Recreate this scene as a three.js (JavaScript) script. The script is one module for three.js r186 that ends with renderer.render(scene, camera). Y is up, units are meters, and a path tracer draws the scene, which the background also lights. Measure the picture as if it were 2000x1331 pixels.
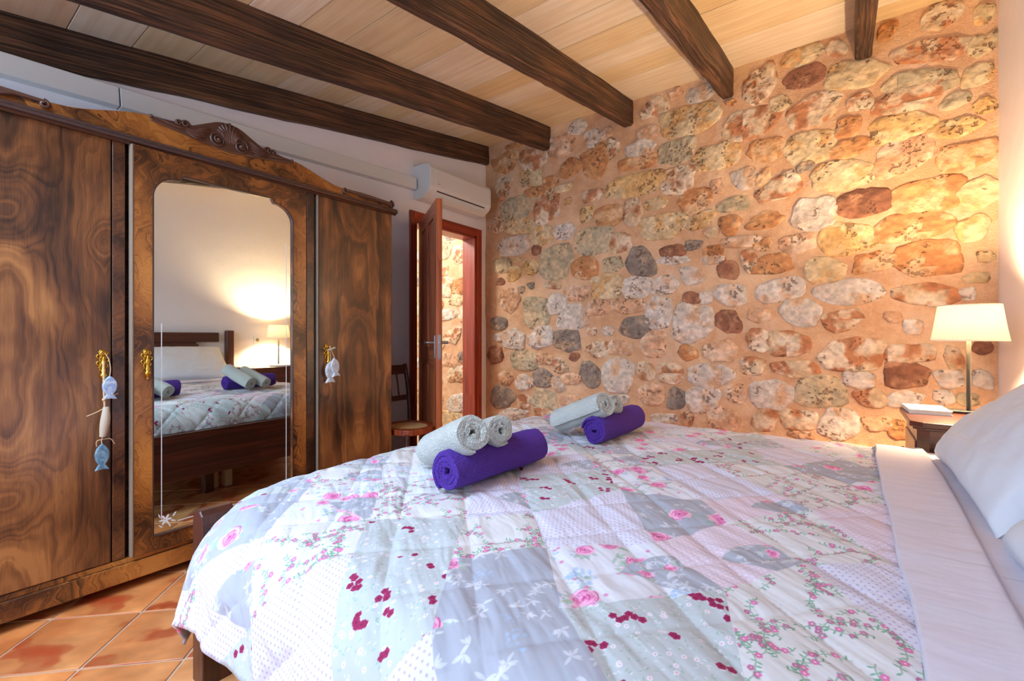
import * as THREE from 'three';
import { RoundedBoxGeometry } from 'three/addons/geometries/RoundedBoxGeometry.js';
import { mergeGeometries, mergeVertices } from 'three/addons/utils/BufferGeometryUtils.js';
import { RectAreaLightUniformsLib } from 'three/addons/lights/RectAreaLightUniformsLib.js';

RectAreaLightUniformsLib.init();
const scene = new THREE.Scene();
const renderer = new THREE.WebGLRenderer({ antialias: true });
renderer.toneMapping = THREE.LinearToneMapping;
renderer.toneMappingExposure = 1.40;
renderer.shadowMap.enabled = true;

// ---------- camera: level, 16 mm class lens, standing by the bed head ----------
const EYE = 1.08;
const camera = new THREE.PerspectiveCamera(2 * Math.atan(665.5 / 889) * 180 / Math.PI, 2000 / 1331, 0.05, 60);
camera.position.set(0, EYE, 0);
camera.rotation.y = 36.4 * Math.PI / 180;
camera.setViewOffset(2000, 1331, 0, 7.5, 2000, 1331);
scene.add(camera);

// ---------- light: overcast sky, and its daylight through the wide window behind the camera and two roof windows ----------
scene.background = new THREE.Color(0.62, 0.75, 1.0);
const DAY = new THREE.RectAreaLight(new THREE.Color(0.52, 0.72, 1.0), 6.5, 1.9, 1.1);
DAY.position.set(-1.55, 1.42, 2.18);
DAY.lookAt(-1.55, 1.42, -3);
DAY.castShadow = true;
scene.add(DAY);
// two roof windows in the slope above and beside the camera: [x centre, width, distance down the slope, length]
const ROOF = [[-1.855, 0.70, 4.2625, 1.225], [-1.0825, 0.665, 4.2625, 1.225]], ROOFDAY = new THREE.Color(0.57, 0.75, 1.0), ROOFPOWER = 15;

// ---------- helpers ----------
function rng(seed) { let s = seed | 0; return () => { s = (s + 0x6d2b79f5) | 0; let t = Math.imul(s ^ (s >>> 15), 1 | s); t = (t + Math.imul(t ^ (t >>> 7), 61 | t)) ^ t; return ((t ^ (t >>> 14)) >>> 0) / 4294967296; }; }
function hash(x, y, s) { let h = Math.imul(x, 374761393) ^ Math.imul(y, 668265263) ^ Math.imul(s, 2147483647 ^ 0x5bd1e995); h = Math.imul(h ^ (h >>> 13), 1274126177); h ^= h >>> 16; h = Math.imul(h, 0x85ebca6b); return ((h ^ (h >>> 13)) >>> 0) / 4294967296; }
const mod = (a, n) => ((a % n) + n) % n;
function vn(x, y, s = 0, px = 0, py = 0) {
  const ix = Math.floor(x), iy = Math.floor(y), fx = x - ix, fy = y - iy, u = fx * fx * (3 - 2 * fx), v = fy * fy * (3 - 2 * fy);
  const x0 = px ? mod(ix, px) : ix, x1 = px ? mod(ix + 1, px) : ix + 1, y0 = py ? mod(iy, py) : iy, y1 = py ? mod(iy + 1, py) : iy + 1;
  const a = hash(x0, y0, s), b = hash(x1, y0, s), c = hash(x0, y1, s), d = hash(x1, y1, s);
  return a + (b - a) * u + (c - a) * v + (a - b - c + d) * u * v;
}
function fb(x, y, o, s = 0, px = 0, py = 0) { let t = 0, a = 0.5, n = 0; for (let i = 0; i < o; i++) { t += a * vn(x, y, s + i * 17, px, py); n += a; a *= 0.5; x *= 2; y *= 2; px *= 2; py *= 2; } return t / n; }
const lerp = (a, b, t) => a + (b - a) * t, clamp = (x, a = 0, b = 1) => Math.min(b, Math.max(a, x)), sstep = (a, b, x) => { const t = clamp((x - a) / (b - a)); return t * t * (3 - 2 * t); };
const mix3 = (a, b, t) => [lerp(a[0], b[0], t), lerp(a[1], b[1], t), lerp(a[2], b[2], t)];
function tex(w, h, f, srgb = true) {
  const d = new Uint8Array(w * h * 4);
  for (let j = 0; j < h; j++) for (let i = 0; i < w; i++) {
    const c = f((i + 0.5) / w, (j + 0.5) / h), o = (j * w + i) * 4;
    if (typeof c === 'number') d[o] = d[o + 1] = d[o + 2] = clamp(c) * 255; else { d[o] = clamp(c[0], 0, 255); d[o + 1] = clamp(c[1], 0, 255); d[o + 2] = clamp(c[2], 0, 255); }
    d[o + 3] = 255;
  }
  const t = new THREE.DataTexture(d, w, h, THREE.RGBAFormat);
  t.magFilter = THREE.LinearFilter; t.minFilter = THREE.LinearMipmapLinearFilter; t.generateMipmaps = true;
  t.wrapS = t.wrapT = THREE.RepeatWrapping; if (srgb) t.colorSpace = THREE.SRGBColorSpace; t.needsUpdate = true; return t;
}
const rep = (t, sx, sy = sx) => { t.repeat.set(1 / sx, 1 / sy); return t; };   // texture covers sx x sy metres
const std = (o) => new THREE.MeshStandardMaterial(o), phy = (o) => new THREE.MeshPhysicalMaterial(o);
function ni(g) { if (g.index) g = g.toNonIndexed(); for (const k of Object.keys(g.attributes)) if (!['position', 'normal', 'uv'].includes(k)) g.deleteAttribute(k); g.clearGroups?.(); return g; }
function boxUV(g, grain = 'y', ox = 0, oy = 0) {   // uv in metres from the dominant direction of each face; grain runs along v
  g = ni(g); const p = g.attributes.position, uv = new Float32Array(p.count * 2), A = new THREE.Vector3(), B = new THREE.Vector3(), C = new THREE.Vector3();
  for (let i = 0; i < p.count; i += 3) {
    A.fromBufferAttribute(p, i); B.fromBufferAttribute(p, i + 1); C.fromBufferAttribute(p, i + 2);
    const n = B.clone().sub(A).cross(C.clone().sub(A)), ax = Math.abs(n.x), ay = Math.abs(n.y), az = Math.abs(n.z);
    const pick = ax >= ay && ax >= az ? ['z', 'y'] : ay >= az ? ['x', 'z'] : ['x', 'y'];
    if (grain !== 'y' && pick[0] === grain) pick.reverse(); else if (grain === 'y' && pick[0] === 'y') pick.reverse();
    [A, B, C].forEach((v, k) => { uv[(i + k) * 2] = v[pick[0]] + ox; uv[(i + k) * 2 + 1] = v[pick[1]] + oy; });
  }
  g.setAttribute('uv', new THREE.BufferAttribute(uv, 2)); return g;
}
function rb(w, h, d, x = 0, y = 0, z = 0, r = 0.004, grain = 'y', seg = 2) { const g = boxUV(new RoundedBoxGeometry(w, h, d, seg, Math.min(r, w / 2.01, h / 2.01, d / 2.01)), grain, x * 0.7 + z * 0.31, y * 0.9 + x * 0.13); return g.translate(x, y, z); }
function rbm(x0, x1, y0, y1, z0, z1, r, grain) { return rb(x1 - x0, y1 - y0, z1 - z0, (x0 + x1) / 2, (y0 + y1) / 2, (z0 + z1) / 2, r, grain); }
const merge = (l) => mergeGeometries(l.map(ni), false);
const used = {};
function numbered(n) { used[n] = (used[n] ?? -1) + 1; return used[n] ? n + '_' + String(used[n]).padStart(3, '0') : n; }
function sh(m) { m.castShadow = m.receiveShadow = true; return m; }
function part(name, g, mat, parent) { const m = sh(new THREE.Mesh(Array.isArray(g) ? merge(g) : g, mat)); m.name = name; parent.add(m); return m; }
function tag(o, label, category, group) { Object.assign(o.userData, { label, category }); if (group) o.userData.group = group; return o; }
function thing(name, label, category, pos = [0, 0, 0], turn = 0, group) { const o = new THREE.Group(); o.name = numbered(name); o.position.set(...pos); o.rotation.y = turn; tag(o, label, category, group); scene.add(o); return o; }
function solo(name, g, mat, label, category, group) { const m = part(numbered(name), g, mat, scene); return tag(m, label, category, group); }
function struct(name, g, mat, label, category, parent = scene) { const m = part(name, g, mat, parent); if (parent === scene) { m.userData.kind = 'structure'; tag(m, label, category); } return m; }
function structGroup(name, label, category) { const o = new THREE.Group(); o.name = name; o.userData = { kind: 'structure', label, category }; scene.add(o); return o; }
function taper(pts, rad, n = 24, m = 8, flat = 1) {   // tube with a radius of its own along its length
  const c = new THREE.CatmullRomCurve3(pts.map((p) => new THREE.Vector3(...p))), g = new THREE.TubeGeometry(c, n, 1, m, false), p = g.attributes.position, q = new THREE.Vector3();
  for (let i = 0; i <= n; i++) { c.getPointAt(i / n, q); const r = rad(i / n); for (let j = 0; j <= m; j++) { const k = i * (m + 1) + j; p.setXYZ(k, q.x + (p.getX(k) - q.x) * r, q.y + (p.getY(k) - q.y) * r, q.z + (p.getZ(k) - q.z) * r * flat); } }
  g.computeVertexNormals(); return ni(g);
}
function gridShell(nx, ny, f, th, uvf) {   // closed cloth: f(s,t) -> [x,y,z], thickness th below the surface
  const N = (nx + 1) * (ny + 1), P = new Float32Array(N * 3), U = new Float32Array(N * 2), idx = [];
  for (let j = 0; j <= ny; j++) for (let i = 0; i <= nx; i++) { const k = j * (nx + 1) + i, p = f(i / nx, j / ny); P.set(p, k * 3); U.set(uvf(i / nx, j / ny), k * 2); }
  for (let j = 0; j < ny; j++) for (let i = 0; i < nx; i++) { const a = j * (nx + 1) + i, b = a + 1, c = a + nx + 1, d = c + 1; idx.push(a, c, b, b, c, d); }
  const top = new THREE.BufferGeometry(); top.setAttribute('position', new THREE.BufferAttribute(P, 3)); top.setAttribute('uv', new THREE.BufferAttribute(U, 2)); top.setIndex(idx); top.computeVertexNormals();
  const n = top.attributes.normal.array, P2 = new Float32Array(N * 6), U2 = new Float32Array(N * 4);
  P2.set(P); U2.set(U); U2.set(U, N * 2);
  for (let k = 0; k < N * 3; k++) P2[N * 3 + k] = P[k] - n[k] * th;
  const id2 = idx.slice();
  for (let k = 0; k < idx.length; k += 3) id2.push(idx[k] + N, idx[k + 2] + N, idx[k + 1] + N);
  const rim = []; for (let i = 0; i < nx; i++) rim.push(i); for (let j = 0; j < ny; j++) rim.push(j * (nx + 1) + nx); for (let i = nx; i > 0; i--) rim.push(ny * (nx + 1) + i); for (let j = ny; j > 0; j--) rim.push(j * (nx + 1));
  rim.forEach((a, k) => { const b = rim[(k + 1) % rim.length]; id2.push(a, b, a + N, b, b + N, a + N); });
  const g = new THREE.BufferGeometry(); g.setAttribute('position', new THREE.BufferAttribute(P2, 3)); g.setAttribute('uv', new THREE.BufferAttribute(U2, 2)); g.setIndex(id2); g.computeVertexNormals(); return g;
}
function extr(shape, depth, bevel = 0.002, curve = 12) { return ni(new THREE.ExtrudeGeometry(shape, { depth, bevelEnabled: bevel > 0, bevelSize: bevel, bevelThickness: bevel, bevelSegments: 2, curveSegments: curve })); }
function shapeOf(pts) { const s = new THREE.Shape(); pts.forEach((p, i) => (i ? s.lineTo(p[0], p[1]) : s.moveTo(p[0], p[1]))); s.closePath(); return s; }
function lathe(pts, n = 24) { return ni(new THREE.LatheGeometry(pts.map((p) => new THREE.Vector2(p[0], p[1])), n)); }

// ---------- room measures (metres) ----------
const XL = -2.99, XR = 0.667, ZB = -3.6, ZF = 2.2, YC = 3.02, SL = 0.159, SA = Math.atan(SL);
const ceilY = (z) => YC - SL * (z - ZB);

// ---------- materials ----------
function ring1(f, s) { return vn(f, 0.5, s); }
function walnut(w, h, wm, hm, x0, eyes, seed, tone) {   // book-matched walnut veneer: grain contours flow round the eyes of the figure
  return tex(w, h, (u, v) => {
    const x = u * wm, y = v * hm, wx = (fb(x * 5, y * 2.2, 4, seed) - 0.5) * 0.16, mx = Math.sqrt((x - x0) ** 2 + 0.0004), X = mx + wx * sstep(0, 0.15, mx);
    let f = X;
    for (const [ey, ax, ay, b, ex = 0] of eyes) { const dx = (ex ? mx - ex : mx), dy = y - ey + wx * 0.8; f += b * Math.exp(-(dx * dx) / (ax * ax) - dy * dy / (ay * ay)); }
    f += (fb(mx * 13, y * 4.5, 4, seed + 5) - 0.5) * 0.075;
    const r1 = ring1(f * 26, seed + 1), r2 = ring1(f * 85, seed + 2), r3 = ring1(f * 240, seed + 3);
    const pore = vn(x * 620, y * 26, seed + 7), cloud = fb(mx * 3.2, y * 1.5, 3, seed + 9), st = fb(mx * 70 + f * 20, y * 2.6, 3, seed + 13), blot = fb(mx * 9, y * 5 + f * 6, 3, seed + 15);
    let t = 0.36 * r1 + 0.21 * r2 + 0.13 * r3 + 0.10 * pore + 0.20 * st;
    t = clamp((t - 0.5) * 1.75 + 0.52 + (cloud - 0.5) * 0.9 + (blot - 0.5) * 0.9);
    const c = t < 0.5 ? mix3(tone[0], tone[1], t * 2) : mix3(tone[1], tone[2], t * 2 - 1);
    return c;
  });
}
const TW = [[48, 27, 15], [113, 68, 35], [168, 112, 61]];
const tLeft = walnut(640, 1536, 0.56, 1.78, 0.26, [[0.32, 0.10, 0.15, 0.30], [1.44, 0.08, 0.16, 0.30], [1.32, 0.06, 0.07, 0.12, 0.27]], 11, TW);
const tRight = walnut(640, 1536, 0.56, 1.78, 0.28, [[0.30, 0.05, 0.16, 0.12], [1.32, 0.075, 0.30, 0.22], [0.62, 0.03, 0.06, 0.08, 0.22]], 47, TW);
function burl(w, h, wm, hm, seed, tone) {
  return rep(tex(w, h, (u, v) => {
    const k = 3, q = fb(u * k, v * k, 4, seed, k, k), r = fb(u * k + 1.6 * q, v * k - 1.2 * q, 4, seed + 3, k, k);
    const a = fb(u * 4 + 1.8 * r, v * 4 + 2.4 * q, 4, seed + 8, 4, 4), l = ring1(a * 26, seed + 4) * 0.45 + ring1(a * 80, seed + 6) * 0.3 + vn(u * 300, v * 300, seed) * 0.1 + ring1(a * 9 + r * 3, seed + 2) * 0.25;
    let t = clamp((l - 0.55) * 1.7 + 0.48 + (q - 0.5) * 1.8);
    return t < 0.5 ? mix3(tone[0], tone[1], t * 2) : mix3(tone[1], tone[2], t * 2 - 1);
  }), wm, hm);
}
const tBurl = burl(1024, 1024, 0.8, 0.8, 71, [[58, 31, 14], [144, 85, 35], [190, 124, 56]]);
const tBurlD = burl(512, 512, 0.5, 0.5, 131, [[36, 19, 11], [82, 47, 26], [122, 74, 38]]);
const gloss = { roughness: 0.34, clearcoat: 0.55, clearcoatRoughness: 0.18 };
const M = {};
M.doorL = phy({ map: tLeft, ...gloss }); M.doorR = phy({ map: tRight, ...gloss });
M.burl = phy({ map: tBurl, ...gloss }); M.burlD = phy({ map: tBurlD, ...gloss });
M.carve = phy({ color: 0x5a3a2c, roughness: 0.36, clearcoat: 0.4, clearcoatRoughness: 0.25 });
M.mould = phy({ color: 0x43281d, roughness: 0.35, clearcoat: 0.4, clearcoatRoughness: 0.2 });
M.edge = std({ color: 0x94826f, roughness: 0.5 });
M.mirror = std({ color: 0xe4ebe4, metalness: 1, roughness: 0.015 });
M.bevel = std({ color: 0xd6dcd8, metalness: 1, roughness: 0.05 });
M.etch = std({ color: 0xe9ecec, roughness: 0.7 });
M.brass = std({ color: 0xc69a3c, metalness: 1, roughness: 0.28 });
const beamF = (u, v) => { const g = fb(u * 40 + 6 * fb(u * 3, v * 2, 3, 5, 3, 2), v * 3, 3, 9, 0, 3), w = vn(u * 160, v * 14, 3, 160, 14), k = fb(u * 5, v * 6, 3, 21, 5, 6); return [g, w, k]; };
M.beam = std({ map: rep(tex(512, 1024, (u, v) => { const [g, w, k] = beamF(u, v), t = clamp((g - 0.5) * 1.9 + 0.42 + (w - 0.5) * 0.9 + (k - 0.5) * 0.9); return mix3([46, 30, 21], [118, 82, 58], t); }), 0.4, 1.6), bumpMap: rep(tex(512, 1024, (u, v) => { const [g, w] = beamF(u, v); return clamp((g - 0.5) * 2.4 + 0.5 + (w - 0.5) * 0.6); }, false), 0.4, 1.6), bumpScale: 0.006, roughness: 0.55 });
const boardTex = rep(tex(512, 512, (u, v) => { const s = fb(u * 2, v * 30, 4, 31, 2, 30), q = fb(u * 4, v * 4, 3, 37, 4, 4), g = vn(u * 16, v * 128, 41, 16, 128); const t = clamp(0.5 + (s - 0.5) * 1.1 + (q - 0.5) * 0.8 + (g - 0.5) * 0.15); return mix3([228, 211, 182], [248, 239, 218], t); }), 0.9, 0.5);
M.board = ['#ffffff', '#f7efdb', '#fbf4e0', '#f2dccb', '#f4e6c8'].map((c) => std({ map: boardTex, color: c, roughness: 0.6 }));
M.joint = std({ color: 0xe6dcc6, roughness: 0.9 });
const plasterB = rep(tex(512, 512, (u, v) => fb(u * 12, v * 12, 5, 61, 12, 12), false), 1.2);
M.plaster = std({ color: 0xf1eff2, roughness: 0.92, bumpMap: plasterB, bumpScale: 0.003 });
const mort = (u, v) => [fb(u * 6, v * 6, 5, 81, 6, 6), fb(u * 40, v * 40, 3, 85, 40, 40), vn(u * 300, v * 300, 87, 300, 300)];
M.mortar = std({ map: rep(tex(1024, 1024, (u, v) => { const [a, b, c] = mort(u, v), t = clamp(0.5 + (a - 0.5) * 1.6 + (b - 0.5) * 0.7 + (c - 0.5) * 0.35); let k = mix3([206, 160, 120], [233, 198, 158], t); const l = sstep(0.60, 0.72, fb(u * 9, v * 9, 4, 92, 9, 9)); return mix3(k, [226, 196, 168], l * 0.5); }), 1.5), bumpMap: rep(tex(1024, 1024, (u, v) => { const [a, b, c] = mort(u, v); return 0.5 * a + 0.35 * b + 0.15 * c; }, false), 1.5), bumpScale: 0.014, roughness: 0.95 });
function stoneTex(seed, base, alt, rust, amt) {   // limestone: cloudy tone, rust-filled hollows, dark pits
  const N = 384;
  const fld = (u, v) => { const k = 5, a = fb(u * k, v * k, 4, seed, k, k), b = fb(u * 9 + a, v * 9, 4, seed + 4), c = fb(u * 26, v * 26, 3, seed + 8, 26, 26), p = sstep(0.60, 0.72, fb(u * 46, v * 46, 2, seed + 12, 46, 46)) * sstep(0.52, 0.66, fb(u * 8, v * 8, 2, seed + 14, 8, 8)), r = sstep(1 - amt - 0.16, 1 - amt + 0.14, b); return [a, b, c, p, r]; };
  const map = rep(tex(N, N, (u, v) => { const [a, , c, p, r] = fld(u, v); let k = mix3(base, alt, clamp((a - 0.5) * 2.4 + 0.5)); k = mix3(k, rust, r * 0.85); const l = 1 + (c - 0.5) * 0.36; k = [k[0] * l, k[1] * l, k[2] * l]; return mix3(k, [112, 80, 58], p * 0.5); }), 0.7);
  const bump = rep(tex(N, N, (u, v) => { const [a, , c, p, r] = fld(u, v); return clamp(0.35 * a + 0.45 * c - 0.35 * p - 0.2 * r + 0.35); }, false), 0.7);
  return std({ map, bumpMap: bump, bumpScale: 0.018, roughness: 0.93 });
}
M.stone = {
  w: stoneTex(201, [224, 214, 200], [204, 192, 176], [206, 162, 122], 0.34), c: stoneTex(221, [224, 204, 164], [204, 180, 138], [208, 160, 102], 0.38),
  y: stoneTex(241, [222, 186, 128], [204, 160, 102], [226, 206, 164], 0.36), o: stoneTex(261, [208, 156, 104], [186, 126, 80], [226, 192, 150], 0.42),
  b: stoneTex(281, [158, 108, 82], [126, 84, 64], [192, 146, 112], 0.36), g: stoneTex(301, [196, 184, 154], [174, 160, 130], [212, 188, 148], 0.42),
  k: stoneTex(321, [160, 146, 130], [130, 118, 108], [194, 162, 128], 0.40), p: stoneTex(341, [216, 174, 138], [204, 158, 120], [230, 206, 178], 0.42), m: stoneTex(361, [226, 210, 184], [208, 180, 142], [178, 112, 72], 0.46),
};
const tileTex = rep(tex(1024, 1024, (u, v) => { const a = fb(u * 5, v * 5, 4, 401, 5, 5), b = fb(u * 18, v * 26, 4, 405, 18, 26), r = sstep(0.56, 0.70, fb(u * 7, v * 10, 4, 409, 7, 10)); let k = mix3([210, 130, 74], [236, 172, 112], clamp((a - 0.5) * 2.4 + 0.5)); k = mix3(k, [170, 62, 32], r * 0.75 * clamp(b * 1.5)); const l = 1 + (b - 0.5) * 0.25; return [k[0] * l, k[1] * l, k[2] * l]; }), 1.3);
M.tile = ['#ffffff', '#f3e4d8', '#ffe9d4', '#ecd6c8'].map((c) => phy({ map: tileTex, color: c, roughness: 0.38, clearcoat: 0.25, clearcoatRoughness: 0.3 }));
M.grout = std({ color: 0xc9b095, roughness: 0.95 });
const cherry = rep(tex(256, 1024, (u, v) => { const g = fb(u * 24 + 3 * fb(u * 3, v * 2, 3, 441, 3, 2), v * 3, 3, 445), w = vn(u * 120, v * 20, 449, 120, 20); return mix3([132, 60, 28], [196, 108, 60], clamp(0.5 + (g - 0.5) * 1.6 + (w - 0.5) * 0.35)); }), 0.35, 1.6);
M.cherry = phy({ map: cherry, roughness: 0.38, clearcoat: 0.3, clearcoatRoughness: 0.25 });
M.casing = phy({ map: cherry, color: 0xe6a083, roughness: 0.4, clearcoat: 0.3, clearcoatRoughness: 0.25 });
const mahog = rep(tex(256, 1024, (u, v) => { const g = fb(u * 30 + 3 * fb(u * 3, v * 2, 3, 461, 3, 2), v * 3, 3, 465), w = vn(u * 140, v * 18, 469, 140, 18); return mix3([54, 22, 14], [98, 46, 32], clamp(0.5 + (g - 0.5) * 1.5 + (w - 0.5) * 0.4)); }), 0.35, 1.4);
M.bed = phy({ map: mahog, roughness: 0.4, clearcoat: 0.3, clearcoatRoughness: 0.3 });
M.stand = phy({ map: mahog, color: 0xffd8cc, roughness: 0.34, clearcoat: 0.5, clearcoatRoughness: 0.2 });
M.pale = std({ color: 0xd0b48e, roughness: 0.7 });
M.white = std({ color: 0xe9ebe8, roughness: 0.35 });
M.acDark = std({ color: 0x2a2d30, roughness: 0.6 });
M.metal = std({ color: 0xb9bcbd, metalness: 1, roughness: 0.3 });
M.black = std({ color: 0x2b2928, metalness: 0.5, roughness: 0.45 });
M.glass = phy({ color: 0xffffff, transmission: 1, thickness: 0, roughness: 0.02 });

// ---------- floor: terracotta tiles laid on the diagonal ----------
{
  const fl = structGroup('floor', 'terracotta tiled floor laid on the diagonal', 'floor');
  part('grout_bed', rbm(XL - 0.1, XR + 0.1, -0.15, -0.004, ZB - 0.1, ZF + 0.1, 0.001), M.grout, fl);
  const P = 0.311, T = 0.303, q = Math.SQRT1_2, R = rng(5);
  const variants = [0, 1, 2, 3, 4, 5].map((k) => { const g = rb(T, 0.008, T, 0, -0.004, 0, 0.003); const uv = g.attributes.uv; for (let i = 0; i < uv.count; i++) uv.setXY(i, uv.getX(i) + k * 0.37, uv.getY(i) + k * 0.61); return g.rotateY(Math.PI / 4); });
  const cut = (poly, f) => { const o = []; poly.forEach((a, i) => { const b = poly[(i + 1) % poly.length], fa = f(a), fbv = f(b); if (fa >= 0) o.push(a); if ((fa >= 0) !== (fbv >= 0)) { const t = fa / (fa - fbv); o.push([lerp(a[0], b[0], t), lerp(a[1], b[1], t)]); } }); return o; };
  for (let i = -16; i <= 16; i++) for (let j = -16; j <= 16; j++) {
    const x = -2.229 + (i + j + 1) * P * q, z = -0.576 + (i - j) * P * q, e = T * q;
    if (x < XL - e || x > XR + e || z < ZB - e || z > ZF + e) continue;
    const m = M.tile[Math.floor(R() * 4)], v = Math.floor(R() * 6);
    if (x > XL + e && x < XR - e && z > ZB + e && z < ZF - e) { part('tile', variants[v], m, fl).position.set(x, 0, z); continue; }
    let poly = [[x - e, z], [x, z - e], [x + e, z], [x, z + e]];
    for (const f of [(p) => p[0] - XL - 0.003, (p) => XR - 0.003 - p[0], (p) => p[1] - ZB + 0.003, (p) => ZF - 0.003 - p[1]]) if (poly.length) poly = cut(poly, f);
    if (poly.length < 3) continue;
    let ar = 0; poly.forEach((a, k) => { const b = poly[(k + 1) % poly.length]; ar += a[0] * b[1] - a[1] * b[0]; });
    if (Math.abs(ar) < 0.004) continue;
    const g = extr(shapeOf(poly.map((p) => [p[0], -p[1]])), 0.008, 0).rotateX(-Math.PI / 2).translate(0, -0.008, 0);
    part('tile', g, m, fl);
  }
}
// ---------- sloping ceiling: boards between the beams ----------
const BEAMS = [-2.9875, -2.252, -1.460, -0.705, 0.078];
{
  const ce = structGroup('ceiling', 'sloping ceiling of pale boards above the dark beams', 'ceiling');
  ce.position.set(0, YC, ZB); ce.rotation.x = SA;
  const L = (ZF + 0.25 - ZB) / Math.cos(SA);
  const dk = shapeOf([[XL - 0.2, 0.3], [XR + 0.25, 0.3], [XR + 0.25, -L], [XL - 0.2, -L]]);
  for (const [x, w, z, l] of ROOF) { const h = new THREE.Path(); h.moveTo(x - w / 2, -z - l / 2); h.lineTo(x + w / 2, -z - l / 2); h.lineTo(x + w / 2, -z + l / 2); h.lineTo(x - w / 2, -z + l / 2); h.closePath(); dk.holes.push(h); }
  part('deck', extr(dk, 0.19, 0).rotateX(-Math.PI / 2).translate(0, 0.012, 0), M.joint, ce);
  const R = rng(17), xs = [XL - 0.05, ...BEAMS.slice(1), XR + 0.05], G = {};
  for (let b = 0; b < 5; b++) {
    const w = xs[b + 1] - xs[b] - 0.004;
    for (let k = 0; k < 26; k++) {
      if ((b === 1 || b === 2) && k >= 15 && k <= 19) continue;   // roof windows
      const key = b + '_' + (k % 4);
      G[key] ??= (() => { const g = rb(w, 0.02, 0.241, 0, 0, 0, 0.0025, 'x'); const uv = g.attributes.uv, p = g.attributes.position; for (let i = 0; i < uv.count; i++) uv.setXY(i, p.getX(i) + b * 0.23, p.getZ(i) + (k % 4) * 0.125 + b * 0.07); return g; })();
      const r = R(); const m = M.board[r < 0.45 ? 0 : r < 0.66 ? 1 : r < 0.82 ? 2 : r < 0.9 ? 3 : 4];
      part('board', G[key], m, ce).position.set((xs[b] + xs[b + 1]) / 2, 0.0105 + (R() - 0.5) * 0.002, -0.025 + (k + 0.5) * 0.245);
    }
  }
}
ROOF.forEach(([x, w, z, l], k) => {
  const g = structGroup('window_' + (k + 2), k ? 'roof window in the sloping ceiling, nearer the bed head' : 'roof window in the sloping ceiling, nearer the wardrobe', 'window');
  g.position.set(0, YC, ZB); g.rotation.x = SA;
  part('window_frame', [rbm(x - w / 2, x - w / 2 + 0.03, 0.09, 0.2, z - l / 2, z + l / 2, 0.003), rbm(x + w / 2 - 0.03, x + w / 2, 0.09, 0.2, z - l / 2, z + l / 2, 0.003), rbm(x - w / 2, x + w / 2, 0.09, 0.2, z - l / 2, z - l / 2 + 0.03, 0.003), rbm(x - w / 2, x + w / 2, 0.09, 0.2, z + l / 2 - 0.03, z + l / 2, 0.003)], M.white, g);
  part('pane', rbm(x - w / 2 + 0.03, x + w / 2 - 0.03, 0.15, 0.154, z - l / 2 + 0.03, z + l / 2 - 0.03, 0.001), M.glass, g);
  const a = new THREE.RectAreaLight(ROOFDAY, ROOFPOWER, w - 0.06, l - 0.06); a.position.set(x, 0.13, z); a.rotation.x = -Math.PI / 2; a.castShadow = true; g.add(a);
});
{
  const words = ['dark rough-sawn ceiling beam lying along the top of the white wall', 'dark ceiling beam second from the white wall, above the wardrobe crest', 'dark ceiling beam in the middle of the five', 'dark ceiling beam fourth from the white wall', 'dark ceiling beam nearest the bedside lamp'];
  BEAMS.forEach((x, b) => {
    const L = (ZF - ZB + 0.1) / Math.cos(SA), H = b ? 0.205 : 0.185, W = 0.086;
    const g0 = new THREE.BoxGeometry(W, H, L, 6, 10, 90); g0.deleteAttribute('uv'); g0.deleteAttribute('normal');
    const g1 = mergeVertices(g0, 1e-4), p = g1.attributes.position;
    for (let i = 0; i < p.count; i++) {
      const X = p.getX(i), Y = p.getY(i), Z = p.getZ(i), ex = Math.abs(X) > W / 2 - 1e-4, ey = Y < -H / 2 + 1e-4;
      let nx = X, ny = Y;
      if (ex && ey) { nx -= Math.sign(X) * (0.004 + 0.007 * vn(Z * 22, b + X * 9, 3)); ny += 0.004 + 0.006 * vn(Z * 19, b - X * 9, 8); }
      nx += (fb(Z * 5, Y * 9 + b * 7, 3, 12) - 0.5) * 0.010; ny += (fb(Z * 3.5, X * 9 + b * 5, 3, 15) - 0.5) * 0.014 * (Y < 0 ? 1 : 0);
      p.setXYZ(i, nx, ny, Z);
    }
    let g = boxUV(g1, 'z', b * 0.37, b * 0.71); g = g.toNonIndexed ? g : g; g.computeVertexNormals();
    const o = solo('ceiling_beam', g, M.beam, words[b], 'beam'); o.userData.kind = 'structure';
    const off = -H / 2 + 0.002;
    o.rotation.x = SA; o.position.set(x, YC + off * Math.cos(SA) - (L / 2) * Math.sin(SA), ZB + off * Math.sin(SA) + (L / 2) * Math.cos(SA) + 0.005);
  });
}
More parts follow.
